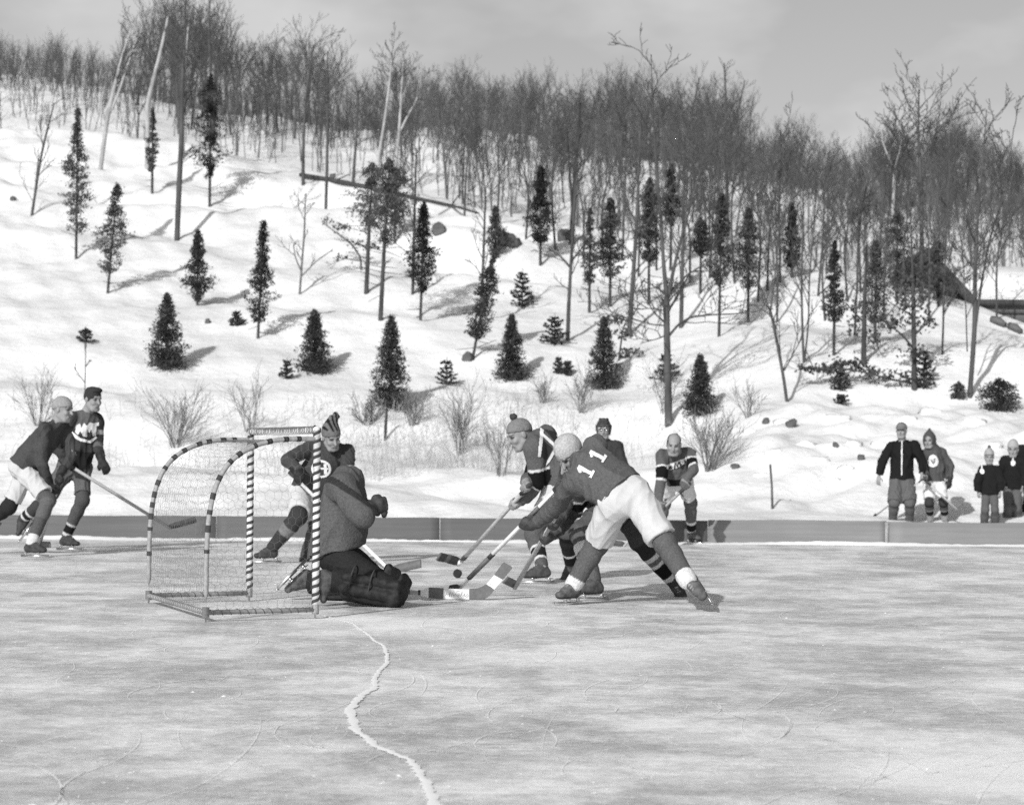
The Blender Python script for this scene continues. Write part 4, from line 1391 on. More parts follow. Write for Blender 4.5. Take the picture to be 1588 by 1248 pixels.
class Person:
    def __init__(s, label, D, sc=1.0, h=0.010, **k):
        s.D, s.sc, s.h = D, sc, h
        s.hs = k.get('hs', 1.0)
        s.k = k
        s.B = {}                       # bones: name -> (A, B, ra, rb)
        J = lambda a: P(a[0], a[1], D + (a[2] if len(a) > 2 else 0))
        s.shA, s.shB, s.pel = J(k['shA']), J(k['shB']), J(k['pel'])
        hw = unit(np.asarray(k['hw'], float))
        s.hw = hw
        s.hipA, s.hipB = s.pel - hw * 0.085 * sc, s.pel + hw * 0.085 * sc
        s.Sm = (s.shA + s.shB) / 2
        s.sw = unit(s.shB - s.shA)
        s.spine = unit(s.Sm - s.pel)
        s.f = unit(k['face'])
        u = np.asarray(k.get('up', (0, 0, 1)), float)
        s.u = unit(u - s.f * np.dot(u, s.f))
        s.r = np.cross(s.f, s.u)
        s.head = J(k['head'])
        feet = []
        for X in 'AB':
            ft = k['foot' + X]
            if ft[0] == 'g':           # standing: ('g', px, py of the blade, heading)
                if len(ft) > 4:        # standing on the snow at the person's own distance
                    c = P(ft[1], ft[2], D)
                    c[2] = ft[4]
                else:
                    c = G(ft[1], ft[2])
                f = unit(np.array([ft[3][0], ft[3][1], 0.0]))
                up = np.array([0, 0, 1.0])
                an = c - f * 0.05 * sc + up * k.get('sole', 0.135) * sc
            else:                      # free: ('f', ankle, toe, up)
                an, toe = J(ft[1]), J(ft[2])
                f = unit(toe - an)
                up = np.asarray(ft[3], float)
                up = unit(up - f * np.dot(up, f))
                f = unit(f + up * 0.25)
                up = unit(up - f * np.dot(up, f))
            s.__dict__['foot' + X] = (an, f, up)
            kn = k['kn' + X]
            hip = s.hipA if X == 'A' else s.hipB
            knp = joint_between(hip, an, kn[0], kn[1], LT * sc, LS * sc, (hip[1] + an[1]) / 2, kn[2] if len(kn) > 2 else 0) if not (len(kn) > 3) else J(kn)
            s.B['thigh' + X] = (hip, knp, 0.088 * sc, 0.060 * sc)
            s.B['shin' + X] = (knp, an, 0.060 * sc, 0.040 * sc)
            feet.append(an)
            # arms
            sh = s.shA if X == 'A' else s.shB
            hd = k['hand' + X]
            el0 = J(k['el' + X])
            if hd[0] == 's':           # on a stick: ('s', stick, fraction)
                st = STICK[hd[1]]
                Spt = st[0] + (st[1] - st[0]) * hd[2]
                a = unit(st[1] - st[0])
                e = unit(Spt - el0)
                d = unit(e - a * np.dot(e, a) * 0.8)
                n = unit(np.cross(a, d))
                if n[1] < 0:
                    n = -n
                w = Spt - d * 0.085 * sc - n * 0.030 * sc
                hand = (w, d, n, a * (hd[3] if len(hd) > 3 else -1), (1.15, 1.25, 0.8))
            else:                      # ('f', wrist, fingers dir, palm normal, thumb dir, curl)
                w = J(hd[1])
                d = unit(hd[2])
                n = np.asarray(hd[3], float)
                n = unit(n - d * np.dot(n, d))
                t = np.asarray(hd[4], float)
                t = unit(t - d * np.dot(t, d) - n * np.dot(t, n))
                hand = (w, d, n, t, hd[5] if len(hd) > 5 else (0.35, 0.4, 0.3))
            el = joint_between(sh, w, k['el' + X][0], k['el' + X][1], LA * sc, LF * sc, (sh[1] + w[1]) / 2, k['el' + X][2] if len(k['el' + X]) > 2 else 0)
            s.B['uarm' + X] = (sh, el, 0.056 * sc, 0.044 * sc)
            s.B['farm' + X] = (el, w, 0.044 * sc, 0.030 * sc)
            s.__dict__['hnd' + X] = hand
        lens = {n: round(float(np.linalg.norm(b[0] - b[1]) / sc), 2) for n, b in s.B.items()}
        print(label[:34], 'spine', round(float(np.linalg.norm(s.Sm - s.pel) / sc), 2), 'sh', round(float(np.linalg.norm(s.shA - s.shB) / sc), 2), 'head', round(float(np.linalg.norm(s.head - s.Sm) / sc), 2), lens)
        base = np.mean(feet, 0)
        s.root = empty('person', (base[0], base[1], 0 if 'ground' not in k else k['ground']), label, 'person', k.get('group'))
        s.body(k.get('skin', 0.26))

    # -- pieces
    def all_pts(s):
        p = [s.shA, s.shB, s.pel, s.head, s.head + s.u * 0.15]
        for a, b, _, _ in s.B.values():
            p += [a, b]
        for X in 'AB':
            w, d = s.__dict__['hnd' + X][:2]
            p += [w + d * 0.2 * s.sc]
        return p

    def torso(s, F, i, k=0.04, loose=0.0, low=0.0, top=True):
        sc = s.sc
        p0 = s.pel - s.spine * low
        W = s.pel + (s.Sm - s.pel) * 0.38
        C = s.pel + (s.Sm - s.pel) * 0.78
        T = s.Sm + s.spine * 0.02
        wv = s.hw * 0.5 + s.sw * 0.5
        e = lambda a, b: (a * sc + i, b * sc + i)
        F.ell(p0, W, s.hw, e(0.155 + loose, 0.112 + loose), e(0.140 + loose, 0.104 + loose), k)
        F.ell(W, C, wv, e(0.140 + loose, 0.104 + loose), e(0.160, 0.115), k)
        F.ell(C, T - s.spine * 0.03 * sc, s.sw, e(0.158, 0.110), e(0.095, 0.078), k)
        nk = s.Sm + unit(s.head - s.Sm) * 0.055 * sc
        for sh in (s.shA, s.shB):
            F.cone(s.Sm - s.spine * 0.05 * sc, sh - s.spine * 0.02 * sc, 0.070 * sc + i, 0.060 * sc + i, k)
            F.cone(nk, sh + (s.Sm - sh) * 0.15, 0.046 * sc + i * 0.6, 0.044 * sc + i * 0.8, k)

    def limb(s, F, name, i, t0=0.0, t1=1.0, k=0.02, flat=False, r0=None, r1=None):
        A, B, ra, rb = s.B[name]
        a, b = A + (B - A) * t0, A + (B - A) * t1
        F.cone(a, b, (ra + (rb - ra) * t0 if r0 is None else r0 * s.sc) + i, (ra + (rb - ra) * t1 if r1 is None else r1 * s.sc) + i, k, flat)

    def handprims(s, F, X, i=0.0, k=0.008):
        w, d, n, t, curl = s.__dict__['hnd' + X]
        sc = s.sc
        F.ell(w + d * 0.012 * sc, w + d * 0.075 * sc, t, (0.030 * sc + i, 0.017 * sc + i), (0.040 * sc + i, 0.015 * sc + i), k)
        for j, (o, L) in enumerate(((0.030, 0.92), (0.010, 1.0), (-0.011, 0.94), (-0.031, 0.76))):
            p = w + (d * 0.082 + t * o) * sc
            a = 0.0
            for seg, (l, c) in enumerate(zip((0.042, 0.027, 0.021), curl)):
                a += c * (1 + 0.06 * j)
                q = p + (d * math.cos(a) + n * math.sin(a) + t * o * 1.2) * l * L * sc
                F.cone(p, q, (0.0100 - 0.0012 * seg) * sc + i * 0.75, (0.0092 - 0.0012 * seg) * sc + i * 0.75, k * 0.6)
                p = q
        p = w + (d * 0.028 + t * 0.026) * sc
        q = p + unit(d * 0.6 + t * 0.75 + n * 0.35) * 0.044 * sc
        F.cone(p, q, 0.0135 * sc + i * 0.7, 0.011 * sc + i * 0.7, k)
        F.cone(q, q + unit(d * 0.75 + t * 0.15 + n * (0.5 + curl[0] * 0.4)) * 0.034 * sc, 0.011 * sc + i * 0.7, 0.009 * sc + i * 0.7, k)

    def headprims(s, F):
        c, f, u, r, sc = s.head, s.f, s.u, s.r, s.sc * HS * s.hs
        A = (r, f, u)
        H = lambda a, b, d: c + (r * a + f * b + u * d) * sc
        F.ball(H(0, -0.012, 0.032), np.array([0.076, 0.096, 0.086]) * sc, A, 0.02)
        F.ball(H(0, 0.022, -0.030), np.array([0.060, 0.070, 0.086]) * sc, A, 0.02)
        F.cone(H(-0.030, 0.052, -0.098), H(0.030, 0.052, -0.098), 0.020 * sc, 0.020 * sc, 0.03)
        F.ball(H(0, 0.070, -0.103), 0.019 * sc, None, 0.015)
        for sg in (-1, 1):
            F.cone(H(sg * 0.052, 0.0, -0.055), H(sg * 0.030, 0.055, -0.100), 0.020 * sc, 0.018 * sc, 0.025)
            F.ball(H(sg * 0.040, 0.066, -0.030), 0.021 * sc, None, 0.02)
            F.ball(H(sg * 0.077, -0.008, -0.008), np.array([0.011, 0.020, 0.032]) * sc, A, 0.006)
            F.ball(H(sg * 0.031, 0.102, 0.004), 0.016 * sc, None, 0.014, True)
        F.cone(H(-0.036, 0.082, 0.024), H(0.036, 0.082, 0.024), 0.012 * sc, 0.012 * sc, 0.014)
        F.cone(H(0, 0.092, 0.004), H(0, 0.112, -0.032), 0.009 * sc, 0.014 * sc, 0.010)
        F.cone(H(-0.020, 0.083, -0.066), H(0.020, 0.083, -0.066), 0.010 * sc, 0.010 * sc, 0.010)
        F.cone(s.Sm + s.spine * 0.01, H(0, -0.018, -0.055), 0.062 * sc, 0.054 * sc, 0.03)

    def body(s, skin):
        lo, hi = bound(s.all_pts(), 0.24)
        F = SDF(lo, hi, s.h)
        s.torso(F, -0.012)
        for n in s.B:
            s.limb(F, n, -0.006)
        s.headprims(F)
        for X in 'AB':
            s.handprims(F, X)
            an, f, up = s.__dict__['foot' + X]
            F.cone(an, an - up * 0.05 * s.sc + f * 0.10 * s.sc, 0.036 * s.sc, 0.026 * s.sc)
        v, q = F.mesh()
        c, sc = s.head, s.sc * HS * s.hs
        L = v - c
        a, b, d = L @ s.r / sc, L @ s.f / sc, L @ s.u / sc
        t = np.full(len(v), skin)
        fr = b > 0.045
        for sg in (-1, 1):
            t[fr & (((a - sg * 0.031) / 0.018) ** 2 + ((d - 0.003) / 0.010) ** 2 < 1)] = 0.06
            t[fr & (((a - sg * 0.033) / 0.023) ** 2 + ((d - 0.024) / 0.008) ** 2 < 1)] = 0.09
        t[fr & ((a / 0.024) ** 2 + ((d + 0.067) / 0.007) ** 2 < 1)] = skin * 0.62
        s.bodyo = s.put('body', v, q, MAT['skin'], t)

    def put(s, name, v, q, mat, t, parent=None):
        parent = parent or s.root
        o = link(name, make_mesh(name, v - ORG[parent.name], q, None, mat, True, t), parent)
        return o

    def garment(s, name, fill, pts, mat='wool', tint=0.1, stripes=(), fold=0.0, freq=27, seed=1, h=None, margin=0.3, parent=None, tf=None):
        lo, hi = bound(pts, margin)
        F = SDF(lo, hi, h or s.h)
        fill(F)
        v, q = F.mesh()
        t = np.full(len(v), float(tint))
        if stripes:
            names = sorted({b for b, *_ in stripes})
            dist, par = {}, {}
            for nme, (A, B, ra, rb) in s.B.items():
                ab = B - A
                tt = np.clip((v - A) @ ab / (ab @ ab), 0, 1)
                dist[nme] = np.linalg.norm(v - A - tt[:, None] * ab, axis=1) - (ra + (rb - ra) * tt)
                par[nme] = tt
            ab = s.Sm - s.pel
            tt = (v - s.pel) @ ab / (ab @ ab)
            dist['torso'] = np.linalg.norm(v - s.pel - np.clip(tt, 0, 1)[:, None] * ab, axis=1) - 0.125 * s.sc
            par['torso'] = tt
            keys = list(dist)
            near = np.argmin(np.stack([dist[k] for k in keys]), 0)
            for b, t0, t1, val in stripes:
                t[(near == keys.index(b)) & (par[b] >= t0) & (par[b] <= t1)] = val
        if tf is not None:
            t = tf(v, t)
        if fold:
            n = vnormals(v, q)
            v = v + n * (folds(v, seed, freq) * fold)[:, None]
        return s.put(name, v, q, MAT[mat], t, parent)

    def sweater(s, tint, infl=0.02, stripes=(), hem=0.06, name='sweater', mat='wool', arm=0.90, fold=0.018, collar=None, loose=0.02, seed=1, armi=None, low=0.05):
        ai = infl if armi is None else armi

        def fill(F):
            s.torso(F, infl, low=low + 0.05, loose=loose)
            F.ell(s.pel + s.spine * 0.10 * s.sc, s.pel - s.spine * max(hem, 0) * s.sc, s.hw, (0.158 * s.sc + infl, 0.120 * s.sc + infl), (0.175 * s.sc + infl, 0.135 * s.sc + infl), 0.03)
            F.cut(s.pel - s.spine * hem * s.sc, -s.spine)
            F.cut(s.Sm + s.spine * 0.105 * s.sc, s.spine)
            for X in 'AB':
                s.limb(F, 'uarm' + X, ai, k=0.03)
                s.limb(F, 'farm' + X, ai, 0, arm, 0.02, True)
            if collar:
                F.cone(s.Sm + s.spine * 0.02, s.Sm + s.spine * 0.02 + unit(s.head - s.Sm) * collar, 0.082 * s.sc, 0.076 * s.sc, 0.02, True)
        s.sw_o = s.garment(name, fill, s.all_pts(), mat, tint, stripes, fold, seed=seed)
        return s.sw_o

    def shorts(s, tint, infl=0.022, l=0.85, name='shorts', mat='canvas', fold=0.022, wide=0.006, waist=0.10, seed=3, stripes=()):
        def fill(F):
            s.torso(F, min(0.012, infl * 0.5), low=0.03)
            F.ball(s.hipA, 0.108 * s.sc + infl * 0.5, None, 0.04)
            F.ball(s.hipB, 0.108 * s.sc + infl * 0.5, None, 0.04)
            F.cut(s.pel + s.spine * waist * s.sc, s.spine)
            for X in 'AB':
                s.limb(F, 'thigh' + X, infl, 0.0, l, 0.03, True, 0.086 + wide * 0.3, 0.074 + wide)
        pts = [s.pel, s.pel + s.spine * 0.2] + [s.B['thigh' + X][i] for X in 'AB' for i in (0, 1)]
        return s.garment(name, fill, pts, mat, tint, stripes, fold, seed=seed)

    def trousers(s, tint, infl=0.03, name='trousers', mat='wool', end=0.97, baggy=0.015, waist=0.1):
        def fill(F):
            s.torso(F, min(0.012, infl * 0.5), low=0.03)
            F.cut(s.pel + s.spine * waist * s.sc, s.spine)
            for X in 'AB':
                s.limb(F, 'thigh' + X, infl)
                s.limb(F, 'shin' + X, infl + baggy * 0.5, 0, 0.6, 0.03, False, 0.060, 0.056)
                s.limb(F, 'shin' + X, infl + baggy * 0.5, 0.4, end, 0.03, True, 0.056, 0.052)
        pts = [s.pel, s.pel + s.spine * 0.2] + [s.B[b + X][i] for b in ('thigh', 'shin') for X in 'AB' for i in (0, 1)]
        return s.garment(name, fill, pts, mat, tint, (), 0.014, seed=5)

    def sock(s, X, tint, stripes=(), infl=0.012, t1=0.93, name='stocking', up=0.25, cuff=None, pad=0.012):
        A, B, ra, rb = s.B['shin' + X]
        T = s.B['thigh' + X]

        def fill(F):
            s.limb(F, 'thigh' + X, infl, 1 - up, 1.0)
            F.ball(A + (B - A) * 0.02, ra + infl + pad, None, 0.03)
            s.limb(F, 'shin' + X, infl, 0, 0.3, r0=0.060, r1=0.060)
            s.limb(F, 'shin' + X, infl, 0.3, t1, r0=0.060, r1=0.043)
            if cuff:
                s.limb(F, 'shin' + X, infl + 0.004, t1 - 0.06, t1 + 0.04)
        st = [('shin' + X,) + tuple(k) for k in stripes]
        if cuff:
            st.append(('shin' + X, t1 - 0.11, 1.0, cuff))
        return s.garment(name, fill, [A, B, A + (T[0] - A) * 0.4], 'wool', tint, st, 0.006, seed=7, margin=0.16)

    def skate(s, X, tint=0.05, blade=True, name='skate_boot', h=0.009):
        an, f, u = s.__dict__['foot' + X]
        sc = s.sc
        shaft = unit(s.B['shin' + X][0] - an)
        side = np.cross(f, u)

        def fill(F):
            F.cone(an - f * 0.035 * sc - u * 0.045 * sc, an + f * 0.07 * sc - u * 0.052 * sc, 0.040 * sc, 0.040 * sc, 0.02)
            F.ell(an + f * 0.05 * sc - u * 0.054 * sc, an + f * 0.145 * sc - u * 0.060 * sc, side, (0.042 * sc, 0.036 * sc), (0.038 * sc, 0.028 * sc), 0.02)
            F.cone(an - u * 0.03 * sc - f * 0.01 * sc, an + shaft * 0.085 * sc, 0.047 * sc, 0.050 * sc, 0.03, True)
            F.cone(an + f * 0.02 * sc, an + f * 0.08 * sc - u * 0.035 * sc, 0.040 * sc, 0.034 * sc, 0.03)
            F.cut(an - u * 0.088 * sc, -u)
        pts = [an, an + f * 0.2 * sc, an + shaft * 0.1]

        def tf(v, t):
            L = v - an
            d = L @ u / sc
            t = t.copy()
            t[d < -0.072] = 0.03
            b, a = L @ f / sc, np.abs(L @ side) / sc
            lace = (a < 0.014) & (b > 0.025) & (b < 0.1) & (np.sin(b * 380) > 0.2) & (d > -0.05)
            t[lace] = 0.3
            return t
        o = s.garment(name, fill, pts, 'leather', tint, (), 0.004, 40, 2, h, 0.10, tf=tf)
        if blade:
            m = MB()
            c = an - u * 0.121 * sc + f * 0.045 * sc
            m.box(c, f * 0.155 * sc, side * 0.0022, u * 0.012 * sc)
            m.box(c + f * 0.163 * sc + u * 0.006 * sc, f * 0.010 * sc, side * 0.0021, u * 0.008 * sc)
            for b in (-0.06, 0.08):
                m.box(an + f * b * sc - u * 0.099 * sc, f * 0.012 * sc, side * 0.008, u * 0.014 * sc)
                m.box(an + f * b * sc - u * 0.089 * sc, f * 0.03 * sc, side * 0.028 * sc, u * 0.0025 * sc)
            m.build('blade', MAT['steel'], o)
        return o

    def glove(s, X, tint=0.05, cuff=0.10, infl=0.012, mat='leather', ctint=None, rad=0.052, name='glove', band=None):
        w, d, n, t, curl = s.__dict__['hnd' + X]
        A, B, ra, rb = s.B['farm' + X]
        fd = unit(B - A)

        def fill(F):
            s.handprims(F, X, infl, 0.008)
            if cuff:
                F.cone(w - fd * cuff * s.sc, w + d * 0.02 * s.sc, rad * s.sc, (rad - 0.012) * s.sc, 0.012, True)

        def tf(v, tt):
            tt = tt.copy()
            a = (w + d * 0.01 - v) @ fd
            if ctint is not None:
                tt[a > 0] = ctint
            if band is not None:
                tt[(a > band[0]) & (a < band[1])] = band[2]
            return tt
        return s.garment(name, fill, [w, w + d * 0.18 * s.sc, w - fd * cuff], mat, tint, (), 0.003, 50, 4, min(s.h, 0.009), 0.12, tf=tf)

    def H(s, a, b, d):
        return s.head + (s.r * a + s.f * b + s.u * d) * s.sc * HS * s.hs

    def cap(s, tint, kind='beanie', name='cap', mat='wool', pom=None, stripe=None, tall=0.0, brim=0.018):
        A = (s.r, s.f, s.u)
        sc = s.sc * HS * s.hs

        def fill(F):
            F.ball(s.H(0, -0.012, 0.034 + tall * 0.4), np.array([0.087, 0.107, 0.097 + tall]) * sc, A, 0.01)
            if kind == 'jester':
                F.cone(s.H(-0.02, -0.03, 0.09), s.H(-0.055, -0.05, 0.20), 0.055 * sc, 0.022 * sc, 0.03)
                F.cone(s.H(-0.05, -0.05, 0.195), s.H(-0.085, -0.055, 0.165), 0.024 * sc, 0.018 * sc, 0.015)
                F.cone(s.H(0.02, -0.02, 0.09), s.H(0.0, -0.03, 0.185), 0.06 * sc, 0.022 * sc, 0.03)
            if kind == 'helmet':
                for k in (-0.045, 0, 0.045):
                    F.cone(s.H(k, -0.09, 0.07), s.H(k * 0.9, 0.07, 0.09), 0.020 * sc, 0.020 * sc, 0.006)
                    F.cone(s.H(k, -0.06, 0.11), s.H(k * 0.9, 0.03, 0.125), 0.016 * sc, 0.016 * sc, 0.006)
                F.cone(s.H(-0.05, 0.085, 0.045), s.H(0.05, 0.085, 0.045), 0.022 * sc, 0.022 * sc, 0.01)
            fwd = brim if kind != 'hair' else 0.0
            n = unit(-s.u + s.f * (0.30 if kind not in ('helmet',) else 0.1))
            F.cut(s.H(0, 0.0, fwd), n)
            if kind == 'flat':
                F.ball(s.H(0, 0.10, 0.045), np.array([0.072, 0.055, 0.012]) * sc, (s.r, unit(s.f - s.u * 0.3), unit(s.u + s.f * 0.3)), 0.008)
            if kind == 'helmet':
                for sg in (-1, 1):
                    F.cone(s.H(sg * 0.078, -0.01, 0.03), s.H(sg * 0.070, 0.0, -0.06), 0.024 * sc, 0.018 * sc, 0.012)

        def tf(v, t):
            t = t.copy()
            L = v - s.head
            a, d = L @ s.r / sc, L @ s.u / sc
            b = L @ s.f / sc
            if kind == 'jester':
                t[(d > 0.088) & (np.sin(a * 150 + b * 60 + d * 20) > 0.1)] = 0.015
            if stripe is not None:
                lev = d - b * 0.3
                t[(lev > brim + 0.004) & (lev < brim + 0.022)] = stripe
            return t
        o = s.garment(name, fill, [s.head, s.H(0, 0, 0.22)], mat, tint, (), 0.006 if kind != 'flat' else 0.002, 30, 5, min(s.h, 0.009), 0.17, tf=tf)
        if pom is not None:
            top = s.H(0, -0.012, 0.034 + 0.097 + tall * 1.4 + 0.018)
            s.garment('pompom', lambda F: F.ball(top, 0.030 * sc), [top], 'wool', pom, (), 0.012, 90, 3, 0.006, 0.06, parent=o)
        return o

    def hair(s, tint, bald=False):
        A = (s.r, s.f, s.u)
        sc = s.sc * HS * s.hs

        def fill(F):
            F.ball(s.H(0, -0.016, 0.034), np.array([0.083, 0.101, 0.094]) * sc, A, 0.01)
            if not bald:
                F.ball(s.H(0.0, 0.05, 0.10), np.array([0.060, 0.045, 0.030]) * sc, A, 0.02)
            F.cut(s.H(0, 0.068 if not bald else 0.035, 0.0), unit(s.f * 1.0 - s.u * 0.55))
            F.cut(s.H(0, 0, -0.035), -s.u)
            if bald:
                F.cut(s.H(0, 0.0, 0.082), unit(s.u + s.f * 0.55))
        return s.garment('hair', fill, [s.head], 'wool', tint, (), 0.010, 60, 3, 0.007, 0.17)

    def decal(s, on, polys, name, mat, lift=0.008, step=0.6, parent=None):
        """felt cut to pixel polygons and laid on the cloth below them"""
        dg = None
        me = on.data
        vv = np.empty(len(me.vertices) * 3, np.float32)
        me.vertices.foreach_get('co', vv)
        vv = vv.reshape(-1, 3) + ORG[on.name]
        bvh = BVHTree.FromPolygons([tuple(x) for x in vv], [tuple(p.vertices) for p in me.polygons])
        m = MB()
        for poly in polys:
            poly = np.asarray(poly, float)
            x0, y0 = poly.min(0)
            x1, y1 = poly.max(0)
            nx, ny = int((x1 - x0) / step) + 2, int((y1 - y0) / step) + 2
            grid, ok = np.zeros((nx, ny, 3)), np.zeros((nx, ny), bool)
            for i in range(nx):
                for j in range(ny):
                    d = ray(x0 + i * step, y0 + j * step)
                    hit = bvh.ray_cast(Vector(CAMP), Vector(d))
                    if hit[0] is not None:
                        n = hit[1]
                        if n.dot(Vector(d)) > 0:
                            n = -n
                        grid[i, j] = np.array(hit[0] + n * lift)
                        ok[i, j] = True
            fs = []
            for i in range(nx - 1):
                for j in range(ny - 1):
                    cx_, cy_ = x0 + (i + .5) * step, y0 + (j + .5) * step
                    c = False
                    for a in range(len(poly)):
                        (xa, ya), (xb, yb) = poly[a - 1], poly[a]
                        if (ya > cy_) != (yb > cy_) and cx_ < (xb - xa) * (cy_ - ya) / (yb - ya) + xa:
                            c = not c
                    if c and ok[i:i + 2, j:j + 2].all() and np.ptp(grid[i:i + 2, j:j + 2, 1]) < 0.08:
                        fs.append((i * ny + j, i * ny + j + 1, (i + 1) * ny + j + 1, (i + 1) * ny + j))
            if fs:
                used = np.unique(np.array(fs))
                remap = np.zeros(nx * ny, int)
                remap[used] = np.arange(len(used))
                m.add(grid.reshape(-1, 3)[used], remap[np.array(fs)])
        if m.n:
            return m.build(name, MAT[mat], parent or on, smooth=True)


# ------------------------------------------------------------------ sticks
STICK = {}


def stick(key, top, heel, toe, label, shaft_mat='wood', blade_mat='wood', bands=(), blade_bands=(), blade_h=0.066, grip=0.18, w=0.030, group='wooden hockey sticks'):
    """top, heel, toe are places; the blade stands on its edge"""
    top, heel, toe = (np.asarray(k, float) for k in (top, heel, toe))
    STICK[key] = (top, heel)
    a = unit(heel - top)
    bd = unit(toe - heel)
    nrm = unit(np.cross(a, bd))
    sd = unit(np.cross(nrm, a))
    upb = unit(np.cross(bd, nrm))
    if upb @ a > 0:
        upb = -upb
    upb = upb + np.array([0, 0, 1.2])
    upb = unit(upb - bd * np.dot(upb, bd))
    nrm_b = unit(np.cross(upb, bd))
    root = empty('hockey_stick', heel, label, 'hockey stick', group)
    L = np.linalg.norm(heel - top)
    MB().box((top + heel) / 2, a * L / 2, sd * w / 2, nrm * 0.011).build('shaft', MAT[shaft_mat], root)
    if grip:
        MB().box(top + a * grip / 2, a * (grip / 2 + 0.002), sd * (w / 2 + 0.002), nrm * 0.013).build('grip_tape', MAT['tape'], root)
    for t0, t1, mt in bands:
        c0, c1 = top + a * L * t0, top + a * L * t1
        MB().box((c0 + c1) / 2, (c1 - c0) / 2, sd * (w / 2 + 0.002), nrm * 0.013).build('tape_band', MAT[mt], root)
    # blade: curved plate
    BL = np.linalg.norm(toe - heel)
    n = 9

    def plate(t0, t1, extra, mt, nm, tgt):
        m = MB()
        v = []
        ts = np.linspace(t0, t1, n)
        for t in ts:
            c = heel + bd * BL * t + nrm_b * 0.018 * t * t
            hh = blade_h / 2 * min(1, 0.72 + 1.4 * t) + extra
            th = 0.009 - 0.003 * t + extra
            cc = c + upb * blade_h / 2 * 0.9 * (1 if True else 0)
            v += [cc - upb * hh - nrm_b * th, cc + upb * hh - nrm_b * th, cc + upb * hh + nrm_b * th, cc - upb * hh + nrm_b * th]
        q = []
        for i in range(n - 1):
            for j in range(4):
                q.append((i * 4 + j, i * 4 + (j + 1) % 4, (i + 1) * 4 + (j + 1) % 4, (i + 1) * 4 + j))
        q += [(0, 3, 2, 1), ((n - 1) * 4, (n - 1) * 4 + 1, (n - 1) * 4 + 2, (n - 1) * 4 + 3)]
        m.add(v, q)
        return m.build(nm, MAT[mt], tgt)
    b = plate(-0.05, 1.0, 0.0, blade_mat, 'blade', root)
    for t0, t1, mt in blade_bands:
        plate(t0, t1, 0.002, mt, 'blade_tape', b)
    return root

# ------------------------------------------------------------------ the goal
def helix(mb, A, B, r, pitch, duty, phase=0.0, sides=12, lean=0.35):
    """tape wound round the pipe A-B"""
    A, B = np.asarray(A, float), np.asarray(B, float)
    ax = unit(B - A)
    L = np.linalg.norm(B - A)
    p = unit(np.cross(ax, [0.3, 0.9, 0.2]))
    q = np.cross(ax, p)
    n = int(L / pitch * sides)
    th = np.arange(n + 1) / sides * 2 * math.pi
    pos = np.arange(n + 1) / sides * pitch
    wob = 0.10 * pitch * np.sin(th * 0.173 + phase * 5) + 0.06 * pitch * np.sin(th * 0.61)
    v, f = [], []
    for t, s0, w in zip(th, pos, wob):
        d = p * math.cos(t + phase) + q * math.sin(t + phase)
        c = A + ax * (s0 + w)
        v += [c + d * r * 0.96, c + d * (r + 0.0028), c + d * (r + 0.0028) + ax * pitch * duty, c + d * r * 0.96 + ax * pitch * duty]
    for i in range(n):
        for j in range(3):
            f.append((i * 4 + j, i * 4 + 4 + j, i * 4 + 5 + j, i * 4 + 1 + j))
    mb.add(v, f)


